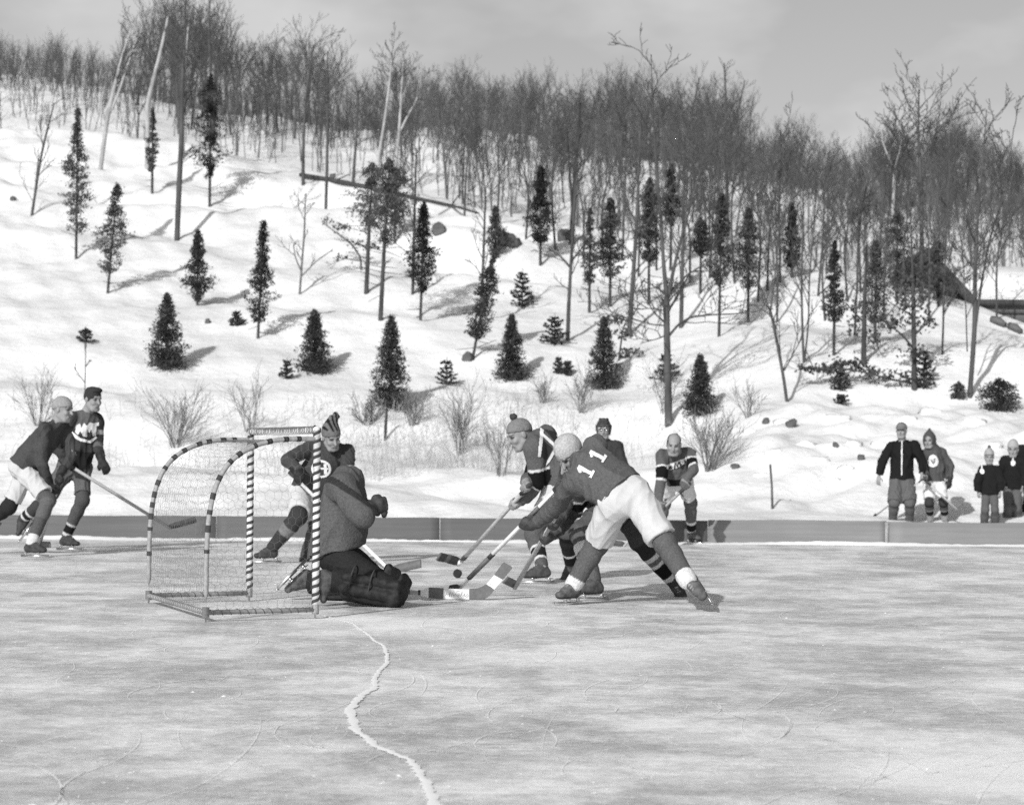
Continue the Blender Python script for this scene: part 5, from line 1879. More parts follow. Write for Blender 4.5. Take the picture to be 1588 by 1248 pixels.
def goal():
    near = G(489, 959)
    far = G(386.5, 932)
    nb = G(319, 964)
    fb = G(230.5, 936)
    root = empty('hockey_goal', (near + far + nb + fb) / 4, 'hockey goal of striped taped pipe with chicken-wire netting', 'hockey goal')
    Z0 = 0.06
    up = np.array([0, 0, 1.0])
    H, HT = 1.245, 1.185
    posts = []
    for c, ptc, ph in ((near, 0.053, 0.4), (far, 0.053, 1.3)):
        m = MB().tube([c + up * (Z0 - 0.02), c + up * 0.6, c + up * H], 0.0235, 12)
        o = m.build('post', MAT['white_tape'], root, smooth=True)
        h = MB()
        helix(h, c + up * (Z0 + 0.03), c + up * (H + 0.01), 0.0235, ptc, 0.40, ph)
        h.build('tape_wrapping', MAT['tape'], o)
        posts.append(o)
    m = MB().tube([near + up * H, (near + far) / 2 + up * (H - 0.006), far + up * H], 0.0235, 12)
    o = m.build('crossbar', MAT['white_tape'], root, smooth=True)
    h = MB()
    helix(h, near + up * H, far + up * H, 0.0235, 0.046, 0.46, 0.2)
    h.build('tape_wrapping', MAT['grey_paint'], o)
    # side arches: (fraction to the back, height)
    prof = np.array([(0.0, HT), (0.2, HT), (0.38, HT - 0.008), (0.55, HT - 0.04), (0.70, HT - 0.095), (0.80, HT - 0.155), (0.885, HT - 0.245), (0.945, HT - 0.36),
                     (0.98, HT - 0.50), (0.995, HT - 0.65), (1.0, 0.4), (1.0, Z0)])
    tt = np.linspace(0, len(prof) - 1, 60)
    pr = np.stack([np.interp(tt, np.arange(len(prof)), prof[:, k]) for k in (0, 1)], -1)
    for _ in range(3):
        pr[1:-1] = (pr[:-2] + pr[1:-1] * 2 + pr[2:]) / 4
    for a, b in ((near, nb), (far, fb)):
        path = a[None] + (b - a)[None] * pr[:, :1] + up[None] * pr[:, 1:]
        o = MB().tube(path, 0.0165, 10).build('back_arch', MAT['pipe'], root, smooth=True)
        seg = np.concatenate([[0], np.cumsum(np.linalg.norm(np.diff(path, axis=0), axis=1))])
        s = 0.12
        while s < seg[-1] - 0.25:
            w = rng.uniform(0.022, 0.045)
            q = np.stack([np.interp(np.linspace(s, s + w, 3), seg, path[:, k]) for k in range(3)], -1)
            MB().tube(q, 0.0188, 10).build('tape_band', MAT['tape'], o)
            s += rng.uniform(0.075, 0.13) if s < 1.1 else rng.uniform(0.11, 0.2)
    for a, b in ((near, nb), (far, fb), (nb, fb)):
        o = MB().tube([a + up * Z0, (a + b) / 2 + up * Z0, b + up * Z0], 0.0165, 10).build('base_pipe', MAT['pipe'], root, smooth=True)
        h = MB()
        helix(h, a + up * Z0, b + up * Z0, 0.0165, 0.06, 0.12, 0.3, 8)
        h.build('tape_wrapping', MAT['log'], o)
    for c in (near, far, nb, fb):
        MB().tube([c + up * (Z0 - 0.03), c + up * (Z0 + 0.035)], 0.024, 10).build('corner_joint', MAT['pipe'], root)
        MB().tube([c - up * 0.03, c + up * (Z0 - 0.02)], [0.005, 0.008], 6).build('spike', MAT['steel'], root)
    # chicken wire: hexagons on the two sides and over the curved back
    m = MB()
    R_ = 0.036

    def hexes(w, h, place, inside):
        nodes = {}
        edges = set()
        dx, dy = R_ * math.sqrt(3), R_ * 1.5
        for j in range(-1, int(h / dy) + 3):
            for i in range(-1, int(w / dx) + 3):
                cx_, cy_ = (i + 0.5 * (j % 2)) * dx, j * dy
                ks = []
                for a in range(6):
                    x, y = cx_ + R_ * math.sin(a * math.pi / 3), cy_ + R_ * math.cos(a * math.pi / 3)
                    k = (round(x / 0.012), round(y / 0.012))
                    nodes.setdefault(k, (x, y))
                    ks.append(k)
                for a in range(6):
                    e = tuple(sorted((ks[a], ks[(a + 1) % 6])))
                    if e[0] != e[1]:
                        edges.add(e)
        pos = {k: (x + 0.007 * math.sin(x * 31 + y * 17) + 0.004 * math.sin(x * 83), y + 0.007 * math.sin(y * 29 - x * 13)) for k, (x, y) in nodes.items()}
        for a, b in edges:
            if inside(*nodes[a]) and inside(*nodes[b]):
                m.tube([place(*pos[a]), place(*pos[b])], 0.0008, 3, False)
    Ls = np.linalg.norm(nb - near)
    for a, b in ((near, nb), (far, fb)):
        nrm = unit(np.cross(b - a, up))
        ins = lambda x, y: 0.0 < x < Ls and Z0 < y < np.interp(x / Ls, pr[:45, 0], pr[:45, 1])
        hexes(Ls, 1.2, lambda x, y: a + (b - a) * x / Ls + up * y + nrm * 0.015 * math.sin(x * 6 + y * 5), ins)
    seg = np.concatenate([[0], np.cumsum(np.hypot(np.diff(pr[:, 0]) * Ls, np.diff(pr[:, 1])))])
    W = np.linalg.norm(far - near)

    def back(x, y):
        f, z = np.interp(y, seg, pr[:, 0]), np.interp(y, seg, pr[:, 1])
        a = near + (far - near) * x / W
        b = nb + (fb - nb) * x / W
        sag = 0.05 * math.sin(math.pi * x / W) * math.sin(math.pi * min(1, y / seg[-1]))
        return a + (b - a) * (f - sag) + up * (z - sag * 0.7)
    hexes(W, seg[-1], back, lambda x, y: 0 < x < W and 0 < y < seg[-1])
    m.build('netting', MAT['wire'], root)['label'] = 'sagging chicken-wire netting'


goal()

# ------------------------------------------------------------------ sticks
stick(1, P(93, 745, 26.2), P(60, 848, 27.3), P(76, 849, 27.0), 'pale stick held low by the player in the light cap at the left edge', blade_mat='grey_paint')
stick(2, P(94, 713, 27.5), P(266, 820, 28.1), P(304, 810, 27.9), 'stick pointing down behind the net from the bare-headed player', blade_mat='tape', blade_bands=())
stick(3, P(449, 732, 24.9), P(610, 889, 23.5), P(651, 879, 23.3), 'pale stick passing behind the kneeling goalkeeper', shaft_mat='white_paint', blade_mat='grey_paint', blade_h=0.08)
stick(5, P(822, 751, 21.4), P(710, 876, 22.6), P(675, 866, 22.4), 'stick of the pompom-hatted player with its black blade above the puck', blade_mat='grey_paint',
      bands=((0.885, 0.925, 'tape'), (0.95, 0.99, 'white_tape')), blade_bands=((0.02, 0.5, 'tape'), (0.66, 0.96, 'tape')), blade_h=0.075)
stick(6, P(886, 736, 18.62), P(710, 914, 19.4), P(692, 914, 19.25), 'white stick with dark taped bands reaching low from the player numbered 11', shaft_mat='white_paint', blade_mat='tape',
      bands=((0.27, 0.38, 'grey_paint'), (0.68, 0.715, 'tape'), (0.715, 0.862, 'grey_paint'), (0.862, 0.90, 'tape')), grip=0, w=0.033, blade_h=0.045)
stick(7, P(866, 793, 19.0), P(798, 912, 20.3), P(778, 901, 20.2), 'stick of the crouching player hidden behind number 11', blade_mat='grey_paint', grip=0.1)
stick(8, P(1070, 749, 30.35), P(966, 847, 30.1), P(948, 845, 30.0), 'stick across the knees of the balding player by the board', blade_mat='grey_paint')
stick(10, P(1436, 739, 41.35), P(1357, 800, 42.3), P(1351, 806, 42.2), 'stick held behind his legs by the man in the flat cap', blade_mat='tape')
stick(11, P(1431, 741, 41.45), P(1484, 789.5, 41.3), P(1493, 783, 41.25), 'stick slanting across the white shorts of the hooded youth', blade_mat='grey_paint')


# ------------------------------------------------------------------ people
def player_left():
    s = Person('person in a light knitted cap and white shorts skating in at the left edge', 26.4, shA=(70, 665, -.15), shB=(99, 662, .20), pel=(38, 724, 0), hw=(0.45, 0.9, 0),
               head=(97, 635, .02), face=(.93, -.33, -.12), up=(.1, 0, 1), footA=('g', 55, 864, (.95, -.2)), footB=('f', (-22, 812, .3), (-34, 838, .3), (-.6, 0, .8)),
               knA=(75, 775, -.1), knB=(14, 786, .1), elA=(65, 718, -.05), elB=(112, 705, .1), handA=('s', 1, 0.15), handB=('s', 1, 0.02))
    s.sweater(0.075, 0.022, hem=0.02, collar=0.06, seed=2, fold=0.028, loose=0.02)
    s.shorts(0.50, wide=0.01)
    s.sock('A', 0.10, ((0.0, .45, .13),), cuff=0.7)
    s.sock('B', 0.03)
    s.skate('A'), s.skate('B')
    s.glove('A', 0.02, 0.12)
    s.glove('B', 0.03)
    s.cap(0.33, 'beanie', brim=0.012)


def player_bare():
    s = Person('person with short dark hair in a dark M jersey striding behind the light-capped player', 27.9, shA=(109, 650, -.12), shB=(149, 651, .12), pel=(116, 724, 0), hw=(0.85, 0.5, 0),
               head=(144, 619, -.04), face=(.72, -.68, -.16), footA=('f', (33, 806, .15), (22, 834, .1), (-.7, 0, .7)), footB=('g', 108, 853, (.95, -.25)),
               knA=(70, 776, .05), knB=(128, 775, -.15), elA=(84, 694, -.1), elB=(151, 690, .05), handA=('s', 2, 0.04), handB=('f', (157, 713, -.1), (.5, -.2, -.85), (-.3, .9, 0), (-.6, -.5, -.2)))
    o = s.sweater(0.055, 0.024, (('uarmB', .45, .62, .45), ('farmB', .1, .3, .15), ('torso', .80, 1.3, .14), ('torso', -1, .35, .022)), hem=0.04, collar=0.03, seed=4, fold=0.028)
    s.decal(o, [[(118, 659), (124, 657), (126, 664), (130, 656), (134, 660), (138, 655), (142, 656), (146, 656), (153, 655), (153, 660), (149, 661), (148, 675), (143, 676), (141, 665), (138, 671), (135, 666), (134, 678), (128, 676), (125, 668), (121, 674), (117, 670)],
                [(109, 670), (112, 669), (125, 679), (138, 683), (148, 676), (150, 679), (140, 687), (124, 684), (110, 674)]], 'emblem', 'patch')
    s.shorts(0.13, mat='wool')
    s.sock('A', 0.06, ((.58, .64, .7), (.64, .78, .02), (.78, .84, .7)))
    s.sock('B', 0.09, ((.62, .67, .6), (.67, .86, .015), (.86, .93, .6)))
    s.skate('A'), s.skate('B')
    s.glove('A', 0.03, 0.08)
    s.glove('B', 0.025, 0.10, 0.014, rad=0.056)
    s.hair(0.045)


def player_jester():
    s = Person('person in a two-peaked striped cap and dark sweater behind the goal post', 25.2, shA=(484, 692, 0), shB=(540, 700, .1), pel=(479, 765, .05), hw=(1, .15, -.1),
               head=(514, 677, -.12), face=(.42, -.80, -.42), up=(-.05, -.25, 1), footA=('g', 412, 873, (-.95, -.3)), footB=('f', (474, 855, .3), (460, 878, .2), (-.6, -.1, .7)),
               knA=(463, 800, -.1), knB=(491, 818, .05), elA=(446, 713, -.15), elB=(538, 738, 0), handA=('s', 3, 0.10), handB=('s', 3, 0.28))
    o = s.sweater(0.07, 0.022, hem=0.0, collar=0.04, seed=6, fold=0.02)
    th = np.linspace(0, 6.283, 25)
    ring = [(498 + 15 * math.cos(a), 727 + 14 * math.sin(a)) for a in th] + [(498 + 11.5 * math.cos(a), 727 + 10.5 * math.sin(a)) for a in th[::-1]]
    s.decal(o, [ring, [(502, 719), (506, 719), (507, 736), (502, 735)], [(492, 725), (509, 725), (509, 728), (492, 728)]], 'emblem', 'patch')
    s.shorts(0.55, wide=0.012)
    s.sock('A', 0.05, ((.30, .52, .20),), infl=0.02)
    s.sock('B', 0.10)
    s.skate('A'), s.skate('B')
    s.glove('A', 0.022, 0.14, 0.016, rad=0.060)
    s.glove('B', 0.03)
    s.cap(0.17, 'jester', brim=0.014)


def goalkeeper():
    s = Person('goalkeeper kneeling in a baggy grey sweater and dark leg pads before the goal', 18.35, h=0.009, shA=(529, 754, -.20), shB=(546, 746, .18), pel=(521, 858, .0), hw=(0.42, 0.9, 0),
               head=(540, 748, .30), face=(.35, .45, -.82), up=(.5, .4, .5), footA=('f', (513, 897, -.25), (506, 934, -.25), (1, .15, .1)), footB=('f', (476, 902, .50), (442, 922, .42), (.55, .1, -.75)),
               knA=(606, 917, -.30, 1), knB=(590, 905, .35, 1), elA=(560, 800, -.22), elB=(556, 800, .25), handA=('f', (574, 788, -.20), (.88, -.1, .30), (.3, .9, 0), (-.3, 0, .9), (.9, 1.0, .7)),
               handB=('f', (570, 786, .12), (.9, -.1, .1), (0, .3, -1), (-.2, -.9, .2), (.6, .7, .5)))
    def fill(F):
        s.torso(F, 0.04, low=-0.02, loose=0.045)
        lowc = s.pel - s.spine * 0.10
        F.ell(s.pel + s.spine * .25, lowc, s.hw, (0.20, 0.165), (0.235, 0.195), 0.04)
        F.cut(s.pel + s.spine * 0.01, unit(-s.spine + np.array([0.42, 0, 0.0])))
        F.cone(s.Sm + s.spine * .0, s.Sm + s.spine * 0.08, 0.10, 0.05, 0.05)
        s.limb(F, 'uarmA', 0.036, k=0.05), s.limb(F, 'farmA', 0.030, 0, 0.95, k=0.03)
        s.limb(F, 'uarmB', 0.045, k=0.05), s.limb(F, 'farmB', 0.035, 0, 1.0, k=0.03)
    s.sw_o = s.garment('sweater', fill, s.all_pts(), 'wool', 0.118, (), 0.05, 17, 3)
    s.trousers(0.03, 0.03)
    s.skate('A', 0.07), s.skate('B', 0.09)
    s.glove('A', 0.05, 0.08, 0.022, rad=0.066)
    s.glove('B', 0.05, 0.06, 0.020, rad=0.065)
    # leg pads: padded rolls from above the knee to the instep
    for X in 'AB':
        kn, an = s.B['shin' + X][0], s.B['shin' + X][1]
        ax = unit(kn - an)
        side = unit(np.cross(ax, [0.0, 0.25, 1.0]))
        upv = unit(np.cross(side, ax))
        if upv[2] < 0:
            upv = -upv
        z_of = 0.0

        def fillp(F):
            a0, b0 = an + ax * 0.13, kn + ax * 0.05
            for k, (o, u_, r) in enumerate(((-.11, 0.055, .044), (-.115, -0.015, .046), (-.105, -0.075, .044), (-.04, -0.085, .045), (.03, -.085, .045), (.10, -.06, .042), (.11, .02, .04))):
                F.cone(a0 + side * o + upv * u_, b0 + side * o + upv * (u_ + 0.01), r, r * 1.05, 0.006)
            F.ell(a0, b0, side, (0.10, 0.07), (0.10, 0.08), 0.02)
            # knee flap standing up in front of the knee
            for o in (-.09, -.03, .03, .09):
                F.cone(kn + ax * 0.05 + side * o - upv * 0.07, kn + ax * 0.085 + side * o + upv * 0.10, 0.055, 0.040, 0.016)
            F.cut((0, 0, 0.004), (0, 0, -1))
        s.garment('leg_pad', fillp, [an, kn, kn + ax * 0.12, kn + upv * 0.2], 'leather', 0.022 if X == 'A' else 0.04, (), 0.010, 26, 6, margin=0.22)
        m = MB()
        for t in (0.38, 0.7):
            c = an + (kn - an) * t
            pts = [c + (side * math.cos(a) * 0.162 + upv * math.sin(a) * 0.118) for a in np.linspace(0, 6.283, 22)]
            m.tube(np.array(pts) + np.array([0, 0, 0.012]), 0.006, 5)
        m.build('pad_strap', MAT['bark_dark'], s.root)


def player_pompom():
    s = Person('person in a grey pompom hat and striped-sleeve jersey bending over his stick', 21.7, h=0.009, shA=(827, 692, -.20), shB=(846, 674, .18), pel=(870, 752, .05), hw=(.35, .93, .1),
               head=(806, 674, -.02), face=(-.90, -.30, -.42), up=(-.35, -.05, .92), footA=('g', 832, 905, (-.97, -.2)), footB=('f', (886, 876, .5), (872, 893, .5), (.25, 0, 1)),
               knA=(828, 828, -.15), knB=(878, 824, .1), elA=(834, 746, -.2), elB=(822, 744, .25), handA=('s', 5, 0.24), handB=('s', 5, 0.06))
    o = s.sweater(0.125, 0.026, (('uarmA', .62, .70, .7), ('uarmA', .70, 1, .012), ('farmA', 0, .10, .012), ('farmA', .10, .17, .7), ('uarmB', .5, .58, .7), ('uarmB', .58, 1, .012), ('torso', -1, .12, .02)),
                  hem=0.02, collar=0.03, seed=8, fold=0.028, loose=0.025)
    s.decal(o, [[(838, 664), (843, 668), (840, 690), (838, 708), (834, 708), (835, 690)], [(840, 671), (862, 690), (862, 698), (852, 716), (845, 723), (847, 716), (857, 698), (857, 692), (838, 675)]], 'yoke_stripe', 'patch')
    s.decal(o, [[(843, 666), (866, 671), (866, 690)], [(842, 683), (856, 695), (846, 713), (840, 708)]], 'yoke_panel', 'black_patch', 0.006)
    s.shorts(0.55, l=0.6)
    for X in 'AB':
        s.sock(X, 0.11, ((.45, .51, .7), (.51, .76, .02), (.76, .82, .7)) if X == 'A' else ((0, .6, .03), (.6, .66, .7), (.66, .9, .02)))
        s.skate(X, 0.06)
    s.glove('A', 0.34, 0.16, 0.010, 'wool', 0.14, 0.052, band=(0.085, 0.105, 0.6))
    s.glove('B', 0.30, 0.10, 0.008, 'wool')
    s.cap(0.22, 'beanie', pom=0.06, brim=0.022)


def player_hidden():
    s = Person('person crouching with striped stockings, mostly hidden behind the player numbered 11', 19.6, h=0.010, shA=(898, 752, -.22), shB=(912, 738, .18), pel=(955, 784, .1), hw=(.5, .85, 0),
               head=(889, 716, .02), face=(-.85, -.2, -.5), up=(-.5, 0, .8), footA=('g', 912, 931, (-.96, -.25)), footB=('f', (1049, 908, .1), (1058, 929, .0), (-.4, .1, .85)),
               knA=(900, 826, -.3), knB=(990, 838, -.1), elA=(893, 790, -.25), elB=(880, 772, .1), handA=('s', 7, 0.33), handB=('s', 7, 0.16))
    s.sweater(0.115, 0.024, (('uarmA', .45, .55, .7), ('uarmA', .55, .9, .012), ('uarmA', .9, 1, .7), ('uarmB', .5, .58, .7), ('uarmB', .58, .9, .012)), seed=9, hem=0.08)
    s.shorts(0.10, mat='wool', l=0.6)
    s.sock('A', 0.12, ((.26, .42, .7),), up=0.45, infl=0.018)
    s.sock('B', 0.06, ((0, .30, .035), (.30, .38, .65), (.38, .46, .15), (.46, .52, .65), (.52, .76, .012), (.76, .84, .6)), up=0.6)
    s.skate('A', 0.07), s.skate('B', 0.05)
    s.glove('A', 0.07, 0.10, 0.016)
    s.glove('B', 0.08, 0.10, 0.016)
    s.hair(0.05)


def player_eleven():
    s = Person('person numbered 11 in white shorts and light cap lunging with back turned', 18.25, h=0.009, shA=(888, 747, .10), shB=(923, 689, .22), pel=(968, 770, -.02), hw=(.80, .25, .42),
               head=(884, 703, .28), face=(-.50, -.42, -.72), up=(-.25, -.1, 1), footA=('g', 881, 938, (-.75, -.85)), footB=('f', (1068, 902, -.52), (1103, 943, -.70), (-.80, .1, .55)),
               knA=(926, 842, -.1), knB=(1031, 842, -.15), elA=(866, 782, .50), elB=(892, 745, .35), handA=('s', 6, 0.40), handB=('s', 6, 0.10))
    o = s.sweater(0.118, 0.028, hem=-0.03, seed=10, fold=0.028, loose=0.02, armi=0.020)
    import math as _m
    polys = []
    for cx_, cy_ in ((926, 707), (908.5, 730)):
        d = np.array([0.88, 0.47])
        e = np.array([0.47, -0.88])
        L, w = 12.5, 2.9
        c = np.array([cx_, cy_], float)
        k = lambda a, b: tuple(c + d * a + e * b)
        polys += [[k(-L, -w), k(-L, w), k(L - 3, w), k(L - 3, 6.5), k(L + 1, 6.5), k(L + 1, -6.5), k(L - 3, -6.5), k(L - 3, -w)], [k(-L, -w), k(-L + 6, -7.0), k(-L + 9, -5.0), k(-L + 5.5, -w)]]
    s.decal(o, polys, 'number', 'patch', 0.009, 0.5)
    s.shorts(0.52, 0.024, 0.90, wide=0.014, waist=0.10, fold=0.03)
    s.sock('A', 0.12, cuff=0.72, infl=0.018, up=0.35)
    s.sock('B', 0.12, cuff=0.72, infl=0.018, up=0.35)
    s.skate('A', 0.10), s.skate('B', 0.10)
    s.glove('A', 0.055, 0.06, 0.014)
    s.glove('B', 0.055, 0.06, 0.014)
    s.cap(0.48, 'beanie', brim=0.0, tall=0.006)


def onlooker_helmet():
    s = Person('person in a ribbed leather helmet and dark jacket standing upright behind number 11', 33.4, shA=(920, 693, 0), shB=(955, 693, 0), pel=(938, 752, 0), hw=(1, 0, 0), ground=-0.06,
               head=(936, 665, -.05), face=(-.10, -.97, -.15), footA=('g', 931, 836, (-.2, -1), -0.06), footB=('g', 945, 836, (.2, -1), -0.06), knA=(931, 793), knB=(945, 793), sole=0.09,
               elA=(912, 722, .05), elB=(966, 722, .05), handA=('f', (918, 750, -.15), (.3, -.2, -1), (.5, .8, 0), (.8, -.5, 0)), handB=('f', (958, 750, -.15), (-.3, -.2, -1), (-.5, .8, 0), (-.8, -.5, 0)))
    s.sweater(0.05, 0.04, name='jacket', hem=0.12, collar=0.09, seed=12, fold=0.02, loose=0.03)
    s.trousers(0.05)
    s.skate('A', blade=False, name='boot'), s.skate('B', blade=False, name='boot')
    s.cap(0.05, 'helmet', name='leather_helmet', mat='leather', brim=0.03)
    m = MB()
    for sg in (-1, 1):
        c = s.H(sg * 0.033, 0.103, 0.012)
        th = np.linspace(0, 6.283, 15)
        m.tube(np.array([c + (s.r * math.cos(a) * 0.024 + s.u * math.sin(a) * 0.018) for a in th]), 0.005, 5)
    m.build('spectacles', MAT['steel'], s.root)


def player_balding():
    s = Person('balding person in an M jersey leaning on his knees by the board', 30.6, shA=(1027, 705, -.08), shB=(1069, 702, .05), pel=(1050, 745, .16), hw=(1, .15, 0),
               head=(1045, 689, -.22), face=(-.12, -.93, -.30), up=(.03, -.25, 1), footA=('g', 1019, 845, (-.3, -.95)), footB=('g', 1076, 843, (.55, -.85)),
               knA=(1030, 780, -.25), knB=(1071, 779, -.25), elA=(1026, 737, -.15), elB=(1076, 727, -.05), handA=('s', 8, 0.42), handB=('s', 8, 0.06))
    o = s.sweater(0.115, 0.022, (('uarmA', .62, .70, .7), ('uarmA', .70, 1, .012), ('farmA', 0, .12, .012), ('farmA', .12, .2, .7), ('uarmB', .38, .48, .7), ('uarmB', .48, .80, .012), ('uarmB', .80, .90, .7), ('torso', -1, .26, .015)),
                  hem=0.0, collar=0.03, seed=13, fold=0.028)
    s.decal(o, [[(1033, 722), (1040, 718), (1050, 715), (1060, 711), (1064, 708), (1065, 713), (1060, 719), (1050, 725), (1040, 728), (1034, 727)]], 'emblem', 'patch')
    s.decal(o, [[(1045, 726), (1046, 718), (1048, 717), (1050.5, 721), (1053, 715), (1055, 715), (1056.5, 722), (1054.5, 723), (1053.5, 719), (1051, 724), (1048, 720), (1047, 725.5)], [(1036, 724), (1041, 721), (1042, 725), (1037, 727)], [(1059, 715), (1063, 711), (1063.5, 714), (1060, 718)]],
            'letter', 'black_patch', 0.016, 0.4)
    s.shorts(0.58, 0.016, 0.75)
    for X in 'AB':
        s.sock(X, 0.125, ((.58, .66, .7), (.66, .88, .015), (.88, .95, .7)), up=0.5)
        s.skate(X, 0.09)
        s.glove(X, 0.12, 0.13, 0.016, 'wool', 0.13, 0.056, band=(0.0, 0.025, 0.3))
    s.hair(0.05, True)


def man_cap():
    s = Person('person in a flat cap, black zipped jacket and grey knickers watching from the snow', 41.7, shA=(1382, 691, 0), shB=(1418, 691, 0), pel=(1399, 743, 0), hw=(1, 0, 0), ground=-0.06,
               head=(1398, 667.5, -.03), face=(-.35, -.92, -.05), footA=('g', 1383, 820, (-.35, -1), -0.06), footB=('g', 1413, 820, (.35, -1), -0.06), knA=(1387, 779), knB=(1411, 779), sole=0.09,
               elA=(1369, 715, 0), elB=(1430, 716, .03), handA=('f', (1363, 738, -.05), (-.15, -.1, -1), (.5, .8, 0), (.3, -1, 0)), handB=('s', 10, 0.06))
    o = s.sweater(0.016, 0.032, name='jacket', hem=-0.01, collar=0.075, seed=14, fold=0.028, loose=0.02)
    s.decal(o, [[(1397.6, 684), (1399.2, 684), (1399.2, 737), (1397.6, 737)]], 'zip', 'patch', 0.010, 0.5)
    s.shorts(0.13, 0.034, 1.0, 'knickers', 'wool', wide=0.014)
    for X in 'AB':
        s.sock(X, 0.125, ((.0, .08, .05), (.48, .53, .07)), infl=0.022)
        s.skate(X, 0.05, False, 'boot')
    s.cap(0.20, 'flat', 'flat_cap', brim=0.03)


def youth_hood():
    s = Person('person in a pointed hood with a disc emblem and white shorts, beside the capped man', 41.9, shA=(1436, 702, .0), shB=(1460, 701, .06), pel=(1449, 745, 0), hw=(1, .15, 0), ground=-0.06, sc=0.97,
               head=(1441, 683.5, -.03), face=(-.42, -.90, -.05), footA=('g', 1442, 819, (-.4, -1), -0.06), footB=('g', 1467, 819, (.2, -1), -0.06), knA=(1441, 779), knB=(1463, 779), sole=0.09,
               elA=(1431, 722, .05), elB=(1475, 724, .05), handA=('s', 11, 0.05), handB=('f', (1473, 744, -.05), (-.1, -.1, -1), (-.5, .8, 0), (-.3, -1, 0)))
    o = s.sweater(0.095, 0.030, name='sweater', hem=0.02, collar=0.05, seed=15, fold=0.028, loose=0.02)
    th = np.linspace(0, 6.283, 21)
    s.decal(o, [[(1446.5 + 8.5 * math.cos(a), 715 + 9.5 * math.sin(a)) for a in th]], 'emblem', 'patch', 0.012, 0.5)
    s.decal(o, [[(1447, 711), (1450.5, 710), (1448.5, 720), (1446.5, 719.5), (1444, 712), (1445.3, 711.5), (1447.2, 716)]], 'letter', 'ink', 0.02, 0.3)

    def fill(F):
        F.ball(s.H(0, -.02, .02), (0.115, 0.125, 0.135), (s.r, s.f, s.u), 0.02)
        F.cone(s.H(0, -.02, .09), s.H(0, -.03, .19), 0.075, 0.015, 0.04)
        F.ell(s.H(0, -.05, -.06), s.Sm + s.spine * -0.02, s.sw, (0.10, 0.09), (0.17, 0.11), 0.04)
        F.ball(s.H(0, .085, -.025), (0.064, 0.11, 0.115), (s.r, s.f, s.u), 0.008, True)
        F.cut(s.H(0, .075, 0), unit(s.f))
        F.cone(s.shB + s.sw * .02, s.shB + s.sw * 0.06 - np.array([0, 0, .34]), 0.07, 0.085, 0.05)
        F.cone(s.shA, s.shA - np.array([0, 0, .2]), 0.045, 0.05, 0.05)
    s.garment('hooded_jacket', fill, [s.head, s.H(0, 0, .2), s.Sm, s.shB, s.shB - np.array([0, 0, .4])], 'wool', 0.085, (), 0.016, 14, 4)
    s.shorts(0.66, 0.018, 0.85)
    for X in 'AB':
        s.sock(X, 0.05, ((0, .12, .02), (.12, .30, .09), (.30, .36, .3), (.36, .58, .015), (.58, .95, .4)))
        s.skate(X, 0.12, False, 'boot')
    s.glove('B', 0.03, 0.06, 0.014)


def child(label, D, headp, toq, pom, shA, shB, pel, kn, ft, el, hands, sc, tj, tt, badge, seed, face, stripe=None, elB=None):
    s = Person(label, D, sc=sc, hs=1.18 if sc < 0.95 else 1.0, shA=shA, shB=shB, pel=pel, hw=(1, .05, 0), ground=-0.06, head=headp, face=face, footA=('g', ft[0][0], ft[0][1], (-.2, -1), -0.06),
               footB=('g', ft[1][0], ft[1][1], (.2, -1), -0.06), knA=kn[0], knB=kn[1], sole=0.085, elA=el[0], elB=el[1],
               handA=('f', hands[0], (.1, -.15, -1), (.5, .8, 0), (.3, -1, 0)), handB=('f', hands[1], (-.1, -.15, -1), (-.5, .8, 0), (-.3, -1, 0)))
    o = s.sweater(tj, 0.035, name='jacket', hem=0.02, collar=0.06, seed=seed, fold=0.028, loose=0.03)
    if badge:
        th = np.linspace(0, 6.283, 13)
        x, y = badge
        s.decal(o, [[(x + 3.4 * math.cos(a), y + 4.2 * math.sin(a)) for a in th], [(x - .7, y - 10), (x + .7, y - 10), (x + .9, y - 3), (x - .9, y - 3)]], 'badge', 'patch', 0.012, 0.4)
    s.trousers(tt, 0.016, baggy=0.012)
    s.skate('A', 0.1, False, 'boot'), s.skate('B', 0.1, False, 'boot')
    if toq is not None:
        s.cap(toq, 'beanie', pom=pom, tall=0.022, brim=0.012, stripe=stripe)
    return s


player_left()
player_bare()
player_jester()
goalkeeper()
player_pompom()
player_hidden()
player_eleven()
onlooker_helmet()
player_balding()
man_cap()
youth_hood()
child('smaller child in a light pompom toque and black jacket beside the taller child', 41.6, (1534, 708.5, -.03), 0.38, 0.12, (1524, 729, 0), (1546, 729, 0), (1535, 765, 0),
      ((1528, 790), (1543, 790)), ((1526, 820), (1545, 820)), ((1516, 745, 0), (1554, 746, 0)), ((1517, 762, -.05), (1551, 763, -.05)), 0.74, 0.018, 0.12, (1523, 731), 17, (-.15, -.97, -.12), 0.15)
child('taller child in a pale toque and black jacket standing at the right edge', 42.5, (1571, 696.5, -.03), 0.42, None, (1558, 714, 0), (1583, 714, 0), (1570, 757, 0),
      ((1563, 788), (1577, 788)), ((1561, 820), (1580, 820)), ((1549, 733, .05), (1592, 735, 0)), ((1556, 752, -.1), (1585, 755, -.08)), 0.86, 0.018, 0.13, (1571, 718), 18, (-.25, -.95, -.12))
child('person cut off by the right picture edge, in dark trousers behind the taller child', 43.2, (1603, 672, 0), 0.1, None, (1585, 696, 0), (1625, 696, 0), (1605, 752, 0),
      ((1593, 786), (1616, 786)), ((1590, 817), (1620, 817)), ((1578, 724, .1), (1634, 724, 0)), ((1587, 748, -.05), (1632, 750, 0)), 1.0, 0.02, 0.02, None, 19, (-.2, -.97, -.1))

